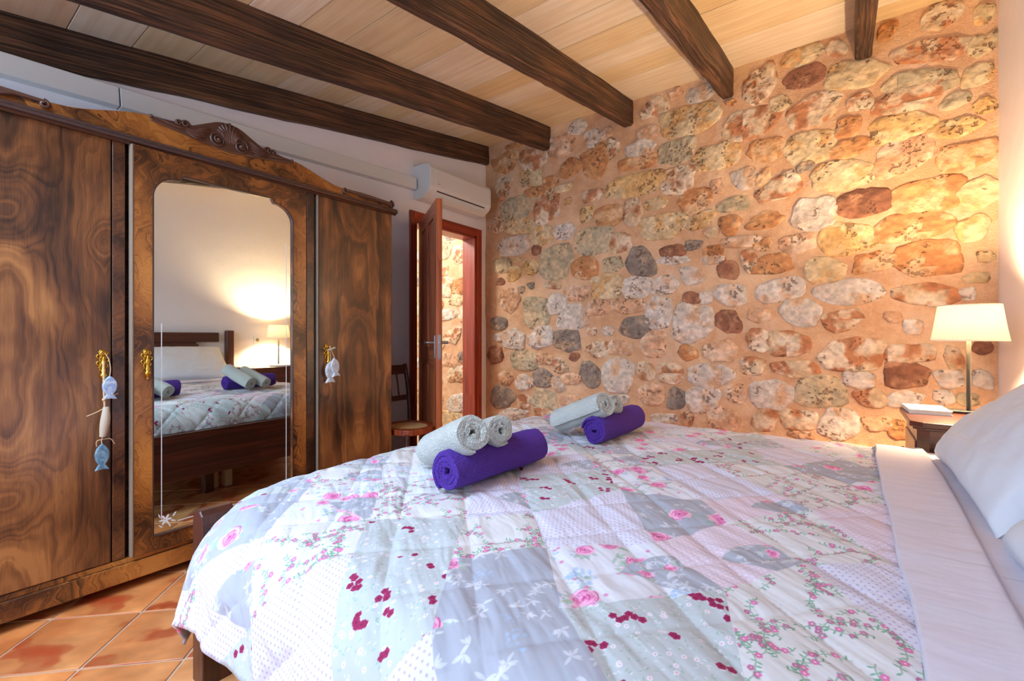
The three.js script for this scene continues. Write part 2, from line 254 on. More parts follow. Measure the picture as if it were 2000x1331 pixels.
// ---------- plaster walls ----------
const DZ0 = -2.655, DZ1 = -3.445, DH = 2.085;   // doorway in the long white wall
{
  const s = shapeOf([[-ZF - 0.2, -0.15], [-ZB + 0.02, -0.15], [-ZB + 0.02, ceilY(ZB) + 0.1], [-ZF - 0.2, ceilY(ZF + 0.2) + 0.1]]);
  const h = new THREE.Path(); h.moveTo(-DZ0, -0.001); h.lineTo(-DZ0, DH); h.lineTo(-DZ1, DH); h.lineTo(-DZ1, -0.001); h.closePath(); s.holes.push(h);
  const w = struct('wall_left', extr(s, 0.15, 0), M.plaster, 'white plaster wall behind the wardrobe and around the door', 'wall'); w.rotation.y = Math.PI / 2; w.position.x = XL - 0.15;
  struct('wall_right', rbm(XR, XR + 0.2, -0.15, 3.3, ZB - 0.2, ZF + 0.2, 0.001), M.plaster, 'white plaster wall behind the bed head', 'wall');
  const f = shapeOf([[XL - 0.15, -0.15], [XR + 0.2, -0.15], [XR + 0.2, ceilY(ZF) + 0.15], [XL - 0.15, ceilY(ZF) + 0.15]]);
  const o = new THREE.Path(); o.moveTo(-2.5, 0.86); o.lineTo(-2.5, 1.98); o.lineTo(-0.6, 1.98); o.lineTo(-0.6, 0.86); o.closePath(); f.holes.push(o);
  struct('wall_front', extr(f, 0.2, 0).translate(0, 0, ZF), M.plaster, 'white plaster wall with the wide window, behind the camera', 'wall');
  const wi = structGroup('window_1', 'wide two-light window that lets in the daylight', 'window');
  const w0 = ZF + 0.08, w1 = ZF + 0.15;
  part('window_frame', [rbm(-2.5, -2.43, 0.86, 1.98, w0, w1), rbm(-0.67, -0.6, 0.86, 1.98, w0, w1), rbm(-1.6, -1.5, 0.86, 1.98, w0, w1), rbm(-2.5, -0.6, 0.86, 0.93, w0, w1), rbm(-2.5, -0.6, 1.91, 1.98, w0, w1)], M.casing, wi);
  for (const x of [-2.015, -1.085]) part('pane', rbm(x - 0.42, x + 0.42, 0.92, 1.92, ZF + 0.11, ZF + 0.114, 0.001), M.glass, wi);
}
// ---------- rubble stone wall: mortar face and every stone ----------
const STONES = `-1.943,2.944,0.185,0.123,0.00,w -1.789,2.806,0.141,0.145,0.00,w -1.651,2.817,0.119,0.094,0.00,p -2.103,2.820,0.252,0.185,0.00,p
-1.592,2.677,0.100,0.171,0.00,m -1.754,2.589,0.227,0.272,0.00,o -1.359,2.612,0.232,0.135,0.00,w -1.375,2.503,0.311,0.105,0.00,o
-1.238,2.914,0.208,0.147,0.00,m -0.894,2.908,0.172,0.118,0.00,w -1.072,2.972,0.098,0.086,0.00,p -0.968,2.734,0.381,0.210,-0.00,c
-1.290,2.729,0.151,0.089,0.00,p -1.072,2.520,0.267,0.158,0.00,g -0.784,2.409,0.293,0.177,0.00,c -2.737,2.813,0.300,0.202,0.00,o
-2.406,2.764,0.274,0.193,0.00,m -2.624,2.941,0.179,0.072,0.00,o -1.998,2.595,0.207,0.166,0.00,o -2.428,2.602,0.233,0.158,0.00,c
-2.760,2.560,0.209,0.202,0.00,m -2.624,2.335,0.336,0.217,0.00,g -2.272,2.294,0.284,0.276,0.00,m -2.385,2.453,0.189,0.087,0.00,o
-2.579,2.157,0.332,0.144,0.00,c -1.390,2.325,0.453,0.166,0.00,y -1.789,2.308,0.177,0.096,0.00,m -2.027,2.302,0.076,0.058,0.00,c
-2.084,2.429,0.193,0.067,0.00,c -1.634,2.107,0.236,0.157,0.00,o -1.422,2.104,0.158,0.197,0.00,m -1.231,2.139,0.178,0.103,0.00,c
-1.842,2.156,0.144,0.130,0.00,y -1.065,2.296,0.225,0.215,0.00,m -0.941,2.103,0.229,0.168,0.00,o -0.765,2.187,0.101,0.095,0.00,p
-1.179,1.948,0.336,0.175,0.00,c -0.888,1.955,0.191,0.103,0.23,c -0.809,1.854,0.103,0.069,0.00,m -2.854,2.206,0.190,0.149,0.00,p
-2.212,2.514,0.160,0.102,0.00,o 0.444,2.944,0.164,0.139,0.00,m 0.614,2.873,0.080,0.103,0.00,c 0.197,2.952,0.087,0.102,0.00,o
-0.252,2.952,0.239,0.109,0.02,c -0.056,2.934,0.106,0.095,0.00,m 0.385,2.763,0.331,0.111,-0.25,m 0.606,2.711,0.105,0.113,-0.00,c
-0.236,2.811,0.206,0.126,0.09,b 0.039,2.741,0.290,0.151,-0.17,c -0.493,2.859,0.172,0.233,0.00,m 0.344,2.593,0.295,0.132,-0.14,g
0.286,2.501,0.277,0.133,0.00,m 0.584,2.549,0.119,0.114,0.17,c -0.370,2.679,0.131,0.101,0.00,c -0.165,2.568,0.294,0.193,0.26,m
0.067,2.558,0.120,0.104,0.00,m -0.677,2.773,0.074,0.040,0.00,o 0.495,2.426,0.124,0.073,0.19,g 0.614,2.369,0.090,0.083,0.21,y
-0.545,2.589,0.339,0.196,0.00,m 0.002,2.413,0.123,0.118,0.00,o 0.261,2.342,0.282,0.144,0.01,y 0.495,2.279,0.239,0.103,0.02,y
-0.205,2.335,0.261,0.207,0.01,c -0.453,2.377,0.237,0.154,0.00,o 0.011,2.276,0.179,0.106,0.00,o 0.261,2.164,0.271,0.200,0.00,p
0.547,2.097,0.234,0.149,0.06,o -0.226,2.211,0.093,0.074,0.00,k -0.592,2.213,0.143,0.145,0.00,w -0.476,2.195,0.091,0.116,0.00,o
-0.375,2.098,0.252,0.149,0.44,m -0.027,2.114,0.287,0.165,0.00,c 0.072,1.919,0.248,0.151,0.00,b 0.377,1.909,0.270,0.199,0.05,o
0.599,1.889,0.153,0.148,0.68,c -0.665,2.034,0.214,0.094,0.12,g -0.180,1.890,0.224,0.219,0.00,w -0.689,1.891,0.136,0.134,0.00,o
-0.464,1.890,0.222,0.112,0.15,o 0.303,1.736,0.333,0.165,0.00,o 0.562,1.688,0.132,0.128,0.11,c -0.616,1.761,0.240,0.079,0.00,p
-2.315,2.029,0.216,0.167,0.00,c -2.072,2.033,0.202,0.132,0.00,w -1.782,1.910,0.340,0.211,0.00,g -1.530,1.865,0.186,0.149,0.00,m
-2.625,1.975,0.352,0.174,0.00,w -2.370,1.899,0.091,0.092,0.00,b -2.166,1.764,0.311,0.282,0.00,g -2.586,1.829,0.116,0.047,0.00,c
-2.775,1.799,0.204,0.145,0.00,g -2.434,1.736,0.167,0.123,0.00,y -2.635,1.699,0.157,0.127,0.00,y -1.860,1.685,0.237,0.185,0.00,o
-1.595,1.688,0.189,0.123,0.00,g -1.350,1.692,0.202,0.236,0.00,k -1.103,1.743,0.187,0.101,0.00,b -1.091,1.679,0.223,0.076,0.00,w
-0.946,1.775,0.118,0.074,0.00,k -0.796,1.709,0.123,0.096,0.00,o -0.796,1.649,0.134,0.060,0.00,w -1.654,1.508,0.267,0.179,0.00,c
-1.390,1.484,0.219,0.159,0.00,w -1.166,1.489,0.191,0.140,0.00,w -0.946,1.548,0.165,0.123,0.00,w -0.697,1.563,0.141,0.129,0.00,b
-2.183,1.558,0.156,0.074,0.00,m -1.940,1.469,0.226,0.129,0.00,p -2.538,1.535,0.076,0.063,0.00,k -2.425,1.566,0.074,0.062,0.00,k
-2.795,1.631,0.102,0.065,0.00,b -2.674,1.432,0.238,0.223,0.00,p -2.370,1.303,0.274,0.244,0.00,g -2.140,1.377,0.188,0.163,0.00,w
-1.989,1.255,0.312,0.203,0.00,w -1.744,1.332,0.244,0.126,0.00,p -1.466,1.335,0.252,0.107,0.00,p -1.205,1.273,0.219,0.244,0.00,w
-0.958,1.179,0.284,0.258,0.00,w -0.687,1.386,0.183,0.153,0.00,w -0.958,1.376,0.118,0.086,0.00,b -0.853,1.371,0.080,0.085,0.00,w
-0.703,1.187,0.163,0.153,0.00,b -2.816,1.211,0.185,0.130,0.00,k -1.397,1.160,0.233,0.159,0.00,k -2.635,1.058,0.255,0.190,-0.00,w
-2.826,1.073,0.124,0.081,-0.00,w -2.324,1.066,0.271,0.197,-0.00,w -2.039,1.045,0.250,0.175,-0.00,k -1.639,1.129,0.103,0.069,0.00,w
-1.782,1.123,0.108,0.070,0.00,p -1.257,1.016,0.196,0.194,-0.00,p -2.857,0.902,0.187,0.163,-0.00,b -2.519,0.847,0.304,0.172,-0.00,g
-2.280,0.870,0.178,0.091,-0.00,p -2.106,0.816,0.136,0.132,-0.00,m -1.964,0.901,0.098,0.072,-0.00,b -1.736,0.970,0.198,0.139,-0.00,m
-1.530,0.987,0.214,0.108,-0.00,p -0.988,0.957,0.132,0.117,-0.00,o -0.752,0.974,0.221,0.142,-0.00,p -2.297,0.696,0.197,0.166,-0.00,k
-2.509,0.638,0.190,0.140,-0.00,w -2.131,0.645,0.120,0.118,-0.00,w -1.997,0.704,0.197,0.087,-0.00,p -1.805,0.750,0.186,0.197,-0.00,k
-1.551,0.756,0.244,0.244,-0.00,w -1.309,0.801,0.133,0.130,-0.00,m -1.110,0.791,0.187,0.151,-0.00,m -0.819,0.793,0.294,0.156,-0.00,w
-2.775,0.476,0.285,0.194,-0.00,k -2.509,0.458,0.152,0.125,-0.00,m -2.280,0.485,0.267,0.181,-0.00,g -1.270,0.615,0.197,0.156,-0.00,p
-1.072,0.598,0.123,0.163,-0.00,k -0.876,0.608,0.207,0.170,-0.00,w -1.502,0.557,0.085,0.081,-0.00,w -2.005,0.501,0.198,0.087,-0.00,p
-1.166,0.438,0.203,0.076,-0.00,w -0.993,0.450,0.096,0.099,-0.00,m -0.730,0.478,0.197,0.142,-0.00,p -2.734,0.664,0.161,0.112,-0.00,p
-0.479,1.724,0.105,0.083,0.00,o -0.277,1.706,0.184,0.125,0.00,p -0.011,1.706,0.262,0.184,0.00,y -0.564,1.620,0.086,0.156,0.00,m
-0.427,1.583,0.236,0.129,0.00,o -0.127,1.516,0.237,0.155,0.00,c 0.133,1.541,0.189,0.115,0.00,o 0.374,1.537,0.259,0.189,0.00,o
0.619,1.526,0.066,0.066,0.00,c -0.376,1.398,0.260,0.144,0.14,w 0.006,1.359,0.320,0.151,0.00,w 0.382,1.328,0.280,0.129,0.00,m
0.545,1.319,0.062,0.067,0.00,w 0.586,1.411,0.114,0.057,0.00,c -0.263,1.238,0.212,0.170,0.00,w -0.500,1.228,0.126,0.095,0.00,p
-0.028,1.177,0.193,0.141,0.00,m 0.314,1.140,0.084,0.081,0.00,w 0.221,1.198,0.079,0.062,0.00,p -0.500,1.056,0.137,0.154,-0.00,m
-0.326,1.033,0.227,0.161,-0.00,m 0.006,0.972,0.294,0.204,-0.00,m 0.299,0.978,0.206,0.111,-0.00,m 0.490,0.953,0.077,0.126,-0.00,m
0.606,1.023,0.073,0.085,-0.00,b -0.542,0.876,0.139,0.120,-0.00,m -0.287,0.863,0.253,0.103,-0.00,m 0.058,0.808,0.144,0.096,-0.00,w
0.280,0.856,0.193,0.152,-0.00,b 0.472,0.841,0.113,0.107,-0.00,w 0.609,0.839,0.073,0.104,-0.00,w -0.417,0.682,0.235,0.187,-0.00,w
-0.651,0.664,0.145,0.122,-0.00,p -0.145,0.719,0.248,0.189,-0.00,g 0.116,0.701,0.165,0.105,-0.00,m 0.276,0.703,0.154,0.102,-0.00,w
0.447,0.727,0.086,0.078,-0.00,w 0.545,0.725,0.089,0.067,-0.00,g -0.468,0.501,0.146,0.142,-0.00,m -0.268,0.522,0.203,0.125,-0.00,m
-0.046,0.514,0.177,0.185,-0.00,w 0.149,0.547,0.147,0.094,-0.00,p 0.245,0.517,0.117,0.102,-0.00,o -0.249,0.423,0.144,0.045,-0.00,p`;
const mz = (x, y) => (fb(x * 2.6, y * 2.6, 3, 501) - 0.5) * 0.03 + (fb(x * 12, y * 12, 3, 505) - 0.5) * 0.012;
{
  const wb = structGroup('wall_back', 'rubble stone wall with ochre mortar', 'wall');
  const x0 = -4.75, x1 = XR + 0.01, y1 = 3.25, nx = 216, ny = 130, P = [], U = [], I = [];
  for (let j = 0; j <= ny; j++) for (let i = 0; i <= nx; i++) { const x = lerp(x0, x1, i / nx), y = y1 * j / ny; P.push(x, y, ZB + mz(x, y)); U.push(x, y); }
  for (let j = 0; j < ny; j++) for (let i = 0; i < nx; i++) { const a = j * (nx + 1) + i; I.push(a, a + 1, a + nx + 1, a + 1, a + nx + 2, a + nx + 1); }
  const g = new THREE.BufferGeometry(); g.setAttribute('position', new THREE.Float32BufferAttribute(P, 3)); g.setAttribute('uv', new THREE.Float32BufferAttribute(U, 2)); g.setIndex(I); g.computeVertexNormals();
  part('mortar', g, M.mortar, wb);
  part('core', rbm(x0, XR + 0.2, -0.15, 3.3, ZB - 0.35, ZB - 0.035, 0.001), M.mortar, wb);
  const R = rng(99), list = STONES.trim().split(/\s+/).map((t) => { const a = t.split(','); return [+a[0], +a[1], +a[2], +a[3], +a[4], a[5]]; });
  const clear = (x, y, w, h) => list.every((s) => Math.abs(s[0] - x) > 0.5 * (s[2] + w) * 0.86 || Math.abs(s[1] - y) > 0.5 * (s[3] + h) * 0.9);
  const kinds = 'wcwmgpocmwk';
  const fill = (xa, xb, ya, yb, tries, big) => { for (let k = 0; k < tries && list.length < 296; k++) { const w = big * (0.14 + 0.2 * R()), h = big * (0.09 + 0.1 * R()), x = lerp(xa, xb, R()), y = lerp(ya, yb, R()); if (x - w / 2 > xa && x + w / 2 < xb && y - h / 2 > ya && clear(x, y, w, h)) list.push([x, y, w, h, (R() - 0.5) * 0.3, kinds[Math.floor(R() * kinds.length)]]); } };
  fill(-4.05, XL - 0.16, 0.02, 2.35, 900, 1.15);
  fill(XL + 0.02, XR - 0.02, 0.02, 0.62, 500, 1.2);
  const off = { w: 0.012, m: 0.010 };
  for (const [cx, cy, w, h, rot, k] of list) {
    const n = 26, e = 2.2 + 2.4 * R(), ph = [R() * 7, R() * 7, R() * 7, R() * 7], am = 0.05 + 0.06 * R(), pos = [], uv = [], id = [], ou = R() * 5, ov = R() * 5, sk = (R() - 0.5) * 0.35, pr = 0.004 + (off[k] ?? 0.006) * R();
    const K = 5 + Math.floor(R() * 4), V = []; for (let q = 0; q < K; q++) { const t = (q + (R() - 0.5) * 0.7) / K * Math.PI * 2 + ph[0], c = Math.cos(t), s = Math.sin(t), r = (1 + 0.16 * (R() - 0.4)) / Math.pow(Math.abs(c) ** (e + 1.5) + Math.abs(s) ** (e + 1.5), 1 / (e + 1.5)); V.push([c * r, s * r]); }
    const edge = (c, s) => { let m = 1; V.forEach((a, q) => { const b = V[(q + 1) % K], ex = b[0] - a[0], ey = b[1] - a[1], dt = c * ey - s * ex; if (Math.abs(dt) < 1e-6) return; const r = (a[0] * ey - a[1] * ex) / dt, k = (s * a[0] - c * a[1]) / dt; if (r > 0 && k >= -0.001 && k <= 1.001) m = r; }); return m; };
    const rings = [[1.07, -0.014], [1.0, -0.001], [0.93, 0.005], [0.72, 0.008], [0.4, 0.009]];
    const put = (a, b, z) => { const c = Math.cos(rot), s = Math.sin(rot), X = cx + a * c - b * s, Y = cy + a * s + b * c; pos.push(X, Y, ZB + mz(X, Y) + z); uv.push(X + ou, Y + ov); };
    for (const [f, z] of rings) for (let i = 0; i < n; i++) {
      const t = i / n * Math.PI * 2, c = Math.cos(t), s = Math.sin(t);
      let r = 0.72 * edge(c, s) + 0.30 / Math.pow(Math.abs(c) ** e + Math.abs(s) ** e, 1 / e);
      r *= 1 + am * 0.55 * (Math.sin(2 * t + ph[0]) + Math.sin(3 * t + ph[1]) + 0.7 * Math.sin(5 * t + ph[2]) + 0.5 * Math.sin(7 * t + ph[3])) * 0.8;
      const a = c * r * f * w * 0.57, b = s * r * f * h * 0.575;
      put(a + b * sk, b, z < -0.01 ? z : pr * 0.6 + z + (vn((cx + a) * 34, (cy + b) * 34, 7) - 0.5) * 0.014 + (vn((cx + a) * 90, (cy + b) * 90, 9) - 0.5) * 0.007);
    }
    put(0, 0, pr * 0.6 + 0.009 + (vn(cx * 34, cy * 34, 7) - 0.5) * 0.014);
    for (let q = 0; q < rings.length - 1; q++) for (let i = 0; i < n; i++) { const a = q * n + i, b = q * n + (i + 1) % n; id.push(a, b, a + n, b, b + n, a + n); }
    const c0 = (rings.length - 1) * n, ce = rings.length * n; for (let i = 0; i < n; i++) id.push(c0 + i, c0 + (i + 1) % n, ce);
    const sg = new THREE.BufferGeometry(); sg.setAttribute('position', new THREE.Float32BufferAttribute(pos, 3)); sg.setAttribute('uv', new THREE.Float32BufferAttribute(uv, 2)); sg.setIndex(id); sg.computeVertexNormals();
    part('stone', sg, M.stone[k], wb);
  }
}
// ---------- hall beyond the door ----------
struct('floor_hall', rbm(-4.75, XL - 0.1, -0.15, -0.002, ZB, -1.2, 0.001), M.grout, 'plain terracotta floor of the hall beyond the door', 'floor');
struct('wall_hall', rbm(-4.9, -4.75, -0.15, 3.2, ZB - 0.2, -1.0, 0.001), M.plaster, 'white far wall of the hall beyond the door', 'wall');
struct('wall_hall_end', rbm(-4.75, XL - 0.15, -0.15, 3.2, -1.2, -1.0, 0.001), M.plaster, 'white end wall of the hall, out of sight beside the wardrobe wall', 'wall');
struct('ceiling_hall', rbm(-4.9, XL - 0.15, 2.75, 2.9, ZB - 0.2, -1.0, 0.001), M.plaster, 'white ceiling of the hall beyond the door', 'ceiling');
{
  const t = thing('hall_lamp', 'round white ceiling lamp in the hall beyond the door', 'lamp', [-3.75, 2.75, -2.45]);
  part('canopy', lathe([[0, 0], [0.06, 0], [0.06, -0.025], [0.012, -0.03], [0.012, -0.2], [0, -0.2]]), M.white, t);
  part('globe', ni(new THREE.SphereGeometry(0.11, 24, 16)).translate(0, -0.28, 0), std({ color: 0xffffff, emissive: 0xffe2b8, emissiveIntensity: 1.2 }), t);
  const l = new THREE.PointLight(new THREE.Color(1, 0.93, 0.84), 3.6); l.position.set(0, -0.28, 0); l.castShadow = true; l.shadow.radius = 5; t.add(l);
}
// ---------- door: casing and the open panelled leaf ----------
{
  const d = structGroup('door_1', 'open reddish panelled wooden door standing ajar into the room', 'door');
  const c = 0.07, x = XL;
  part('door_frame', [rbm(x - 0.15, x + 0.012, 0, DH, DZ0 - 0.012, DZ0 + 0.001, 0.003), rbm(x - 0.15, x + 0.012, 0, DH, DZ1 - 0.001, DZ1 + 0.03, 0.003), rbm(x - 0.15, x + 0.012, DH - 0.03, DH, DZ1, DZ0, 0.003, 'z')], M.casing, d);
  part('casing', [rbm(x, x + 0.022, 0, DH + c, DZ0 - 0.004, DZ0 + c, 0.005), rbm(x, x + 0.022, 0, DH + c, DZ1 - c, DZ1 + 0.006, 0.005), rbm(x, x + 0.0215, DH - 0.006, DH + c, DZ1, DZ0, 0.005, 'z')], M.casing, d);
  const leaf = new THREE.Group(); leaf.name = 'leaf'; d.add(leaf); leaf.position.set(x + 0.045, 0.008, DZ0 - 0.024); leaf.rotation.y = -33 * Math.PI / 180;
  // local x runs from the hinge to the free edge, z is the thickness
  const W = 0.775, H = DH - 0.045, T = 0.042;
  const bar = (a, b, y0, y1, g = 'y') => rbm(a, b, y0, y1, -T / 2, T / 2, 0.003, g);
  part('stile', bar(0, 0.11, 0, H), M.cherry, leaf); part('stile', bar(W - 0.11, W, 0, H), M.cherry, leaf);
  const rails = [[0, 0.2], [0.86, 1.0], [H - 0.11, H]];
  for (const [a, b] of rails) part('rail', bar(0.11, W - 0.11, a, b, 'x'), M.cherry, leaf);
  part('mullion', bar(W / 2 - 0.05, W / 2 + 0.05, 0.2, H - 0.11), M.cherry, leaf);
  for (const [a, b] of [[0.11, W / 2 - 0.05], [W / 2 + 0.05, W - 0.11]]) for (const [y0, y1] of [[0.2, 0.86], [1.0, H - 0.11]])
    part('panel', [rbm(a - 0.004, b + 0.004, y0 - 0.004, y1 + 0.004, -0.008, 0.008, 0.001), rbm(a + 0.03, b - 0.03, y0 + 0.03, y1 - 0.03, -0.015, 0.015, 0.006)], M.cherry, leaf);
  for (const s of [-1, 1]) part('lever_handle', [rb(0.035, 0.16, 0.006, W - 0.06, 1.0, s * (T / 2 + 0.003), 0.002), ni(new THREE.CylinderGeometry(0.011, 0.011, 0.05, 16)).rotateX(Math.PI / 2).translate(W - 0.06, 1.03, s * (T / 2 + 0.028)), ni(new THREE.CapsuleGeometry(0.0095, 0.1, 6, 14)).rotateZ(Math.PI / 2).translate(W - 0.115, 1.03, s * (T / 2 + 0.05))], M.metal, leaf);
  part('latch_plate', [rb(0.003, 0.17, 0.022, W + 0.001, 1.0, 0, 0.001), rb(0.012, 0.02, 0.012, W + 0.005, 1.03, 0, 0.003)], M.metal, leaf);
  for (const y of [0.25, 1.8]) part('hinge', ni(new THREE.CylinderGeometry(0.008, 0.008, 0.09, 12)).translate(-0.012, y, -T / 2), M.metal, leaf);
}
// ---------- air conditioner and its wall duct ----------
{
  const t = thing('air_conditioner', 'white wall-mounted air conditioner above the door', 'air conditioner', [XL, 2.255, -3.035], Math.PI / 2);
  const prof = [[0, 0.02], [0, 0.275], [0.13, 0.275], [0.185, 0.262], [0.198, 0.235], [0.20, 0.09], [0.185, 0.055], [0.11, 0.004], [0.03, 0]];
  const sh0 = shapeOf(prof.map((p) => [-p[0], p[1]]));   // profile in (-depth, height), extruded along the length
  const ext = (w, x) => extr(sh0, w, 0.004, 4).rotateY(Math.PI / 2).translate(x, 0, 0);
  part('body', ext(0.70, -0.35), M.white, t);
  for (const s of [-1, 1]) { const g = extr(sh0, 0.04, 0.006, 4).rotateY(Math.PI / 2).translate(s > 0 ? 0.354 : -0.394, 0, 0); part('end_cap', g, M.white, t); }
  part('front_panel', rbm(-0.345, 0.345, 0.095, 0.238, 0.198, 0.207, 0.003), M.white, t);
  const lv = part('louvre', [rb(0.60, 0.012, 0.055, 0, 0, 0, 0.003)], M.white, t); lv.position.set(0, 0.026, 0.155); lv.rotation.x = 0.62;
  const slot = part('outlet_slot', [rb(0.62, 0.008, 0.014, 0, 0, 0, 0.002)], M.acDark, t); slot.position.set(0, 0.058, 0.191); slot.rotation.x = 0.9;
  part('badge', rb(0.03, 0.006, 0.001, -0.30, 0.115, 0.2076, 0.0004), M.metal, t);
  const du = thing('cable_duct', 'white boxed cable duct running along the wall to the air conditioner', 'duct', [XL, 0, 0]);
  const sl = 0.048, L = (z0, z1) => { const g = rb(0.06, 0.095, z0 - z1, 0.03, 0, 0, 0.004, 'z'); g.rotateX(Math.atan(sl)); return g.translate(0, 2.262 + sl * (-0.27 - (z0 + z1) / 2), (z0 + z1) / 2); };
  part('duct_length', L(0.9, -0.668), M.white, du); part('duct_length', L(-0.671, -2.62), M.white, du);
}

// ---------- wardrobe ----------
{
  const t = thing('wardrobe', 'large antique burr walnut wardrobe with carved crest and mirrored middle door', 'wardrobe', [-2.46, 0, -0.98], Math.PI / 2);
  const B = 0.143, C = 1.898;   // door bottom and top
  part('body', [rbm(-1.0, 1.0, B - 0.06, 1.93, -0.5, -0.06, 0.004)], M.burlD, t);
  part('plinth', [rbm(-1.012, 1.012, 0.042, 0.118, -0.5, 0.006, 0.004, 'x'), rbm(-1.004, 1.004, 0.118, B - 0.003, -0.49, -0.004, 0.003, 'x')], M.burl, t);
  for (const s of [-0.94, 0.94]) for (const z of [-0.45, -0.06]) part('foot', rb(0.08, 0.05, 0.08, s, 0.021, z, 0.006), M.mould, t);
  const door = (name, a, b, mat, tx) => { const g = rbm(a, b, B, C, -0.03, 0, 0.004); const p = g.attributes.position, uv = g.attributes.uv; for (let i = 0; i < p.count; i++) uv.setXY(i, (p.getX(i) - tx) / 0.56, (p.getY(i) - B) / 1.78); return part(name, g, mat, t); };
  const dl = door('side_door', -0.998, -0.447, M.doorL, -0.998), dr = door('side_door', 0.474, 0.998, M.doorR, 0.466);
  dl.userData.label = 'plain walnut side door with eye figure'; dr.userData.label = 'plain walnut side door with pointed figure';
  part('stile', rbm(-0.443, -0.401, B, C, -0.062, -0.001, 0.003), M.burlD, t);
  part('stile', rbm(0.404, 0.448, B, C, -0.062, -0.001, 0.003), M.burlD, t);
  part('edge_strip', rbm(0.463, 0.472, B, C, -0.03, 0.003, 0.002), M.edge, t);
  // mirrored door
  const md = shapeOf([[-0.377, B], [0.398, B], [0.398, C], [-0.377, C]]);
  const outline = (k) => { const p = new THREE.Path(), x0 = -0.31 + k, x1 = 0.32 - k, y0 = 0.205 + k, r = 0.095 - k * 0.4, yt = 1.79 - k, ym = 1.812 - k; p.moveTo(x0, y0); p.lineTo(x1, y0); p.lineTo(x1, yt - r); p.absarc(x1 - r, yt - r, r, 0, Math.PI / 2, false); p.lineTo(0.225, yt); p.bezierCurveTo(0.21, yt, 0.215, ym, 0.20, ym); p.lineTo(-0.19, ym); p.bezierCurveTo(-0.205, ym, -0.20, yt, -0.215, yt); p.lineTo(x0 + r, yt); p.absarc(x0 + r, yt - r, r, Math.PI / 2, Math.PI, false); p.lineTo(x0, y0); return p; };
  md.holes.push(outline(0));
  const door3 = new THREE.Group(); door3.name = 'mirror_door'; door3.position.set(0.398, 0, 0); door3.rotation.y = 0.025; t.add(door3);   // hinged at its far edge, a finger's breadth ajar
  const dpart = (n, g, m) => { const q = part(n, g, m, door3); q.position.x = -0.398; return q; };
  dpart('door_frame', extr(md, 0.024, 0.003, 16).translate(0, 0, -0.027), M.burl);
  const toShape = (p) => new THREE.Shape(p.getPoints(16));
  const rim = toShape(outline(-0.002)); rim.holes.push(outline(0.0015)); dpart('mirror_rim', extr(rim, 0.004, 0.001, 16), M.mould);
  dpart('mirror_glass', extr(toShape(outline(-0.002)), 0.004, 0, 16).translate(0, 0, -0.012), M.mirror);
  const zz = -0.0072;
  const et = [rb(0.003, 0.87, 0.001, -0.277, 0.705, zz, 0.0003), rb(0.003, 1.34, 0.001, 0.288, 0.92, zz, 0.0003), rb(0.49, 0.003, 0.001, 0.03, 0.243, zz, 0.0003)];
  for (let k = 0; k < 6; k++) et.push(ni(new THREE.SphereGeometry(0.008, 10, 6)).scale(1.5, 0.55, 0.06).translate(0.013, 0, 0).rotateZ(k * Math.PI / 3).translate(-0.262, 0.262, zz));
  for (const [x, y, a] of [[-0.228, 0.278, 0.9], [-0.232, 0.25, -0.4], [-0.280, 0.238, 2.4], [-0.285, 0.285, 1.9], [-0.247, 0.235, -1.2]]) et.push(ni(new THREE.SphereGeometry(0.007, 8, 6)).scale(1.6, 0.4, 0.06).rotateZ(a).translate(x, y, zz));
  dpart('etched_line', et, M.etch); dpart('edge_strip', rbm(-0.387, -0.379, B, C, -0.03, 0.003, 0.002), M.edge);
  // cornice and pediment board
  const cor = [[0, 1.898], [0.006, 1.898], [0.014, 1.906], [0.026, 1.908], [0.030, 1.916], [0.022, 1.922], [0.026, 1.930], [0.012, 1.937], [0, 1.937]];
  part('cornice', extr(shapeOf(cor.map((p) => [-p[0], p[1]])), 2.05, 0.001, 4).rotateY(Math.PI / 2).translate(-1.025, 0, 0), M.mould, t);
  const top = (x) => { const a = Math.abs(x); return a < 0.30 ? 2.045 - 0.03 * sstep(0.29, 0.05, a) : 1.978 + 0.07 * (1 - sstep(0.30, 0.62, a)) - 0.012 * sstep(0.6, 0.74, a) * (1 - sstep(0.8, 0.95, a)); };
  const pts = [[-1.005, 1.936], [1.005, 1.936]]; for (let i = 0; i <= 80; i++) { const x = 1.005 - 2.01 * i / 80; pts.push([x, top(x)]); }
  part('pediment', extr(shapeOf(pts), 0.026, 0.002).translate(0, 0, -0.026), M.burl, t);
  part('top_board', rbm(-1.0, 1.0, 1.931, 1.945, -0.5, -0.03, 0.002, 'x'), M.burlD, t);
  // carved crest: shell between two volutes, acanthus tails
  const cv = [], z0 = 0.006, spiral = (cx, cy, r0, turns, a0, dir, w) => { const p = []; for (let i = 0; i <= 40; i++) { const k = i / 40, r = r0 * (1 - 0.86 * k), a = a0 + dir * k * turns * Math.PI * 2; p.push([cx + r * Math.cos(a), cy + r * Math.sin(a), z0 + 0.010 * k]); } return taper(p, (k) => w * (1 - 0.45 * k), 48, 7, 1.1); };
  const cb = []; for (let i = 0; i <= 60; i++) { const x = -0.31 + 0.62 * i / 60, a = Math.abs(x); const y = a < 0.06 ? 2.125 - 0.2 * a * a / 0.06 : a < 0.16 ? lerp(2.113, 2.058, (a - 0.06) / 0.1) : a < 0.21 ? 2.055 + 0.020 * Math.sin((a - 0.16) / 0.05 * Math.PI) : lerp(2.055, 2.042, (a - 0.21) / 0.1); cb.push([x, y]); }
  const cs = [...cb, [0.31, 2.032], [0.16, 2.01], [0, 1.992], [-0.16, 2.01], [-0.31, 2.032]];
  cv.push(extr(shapeOf(cs), 0.016, 0.004).translate(0, 0, -0.012));
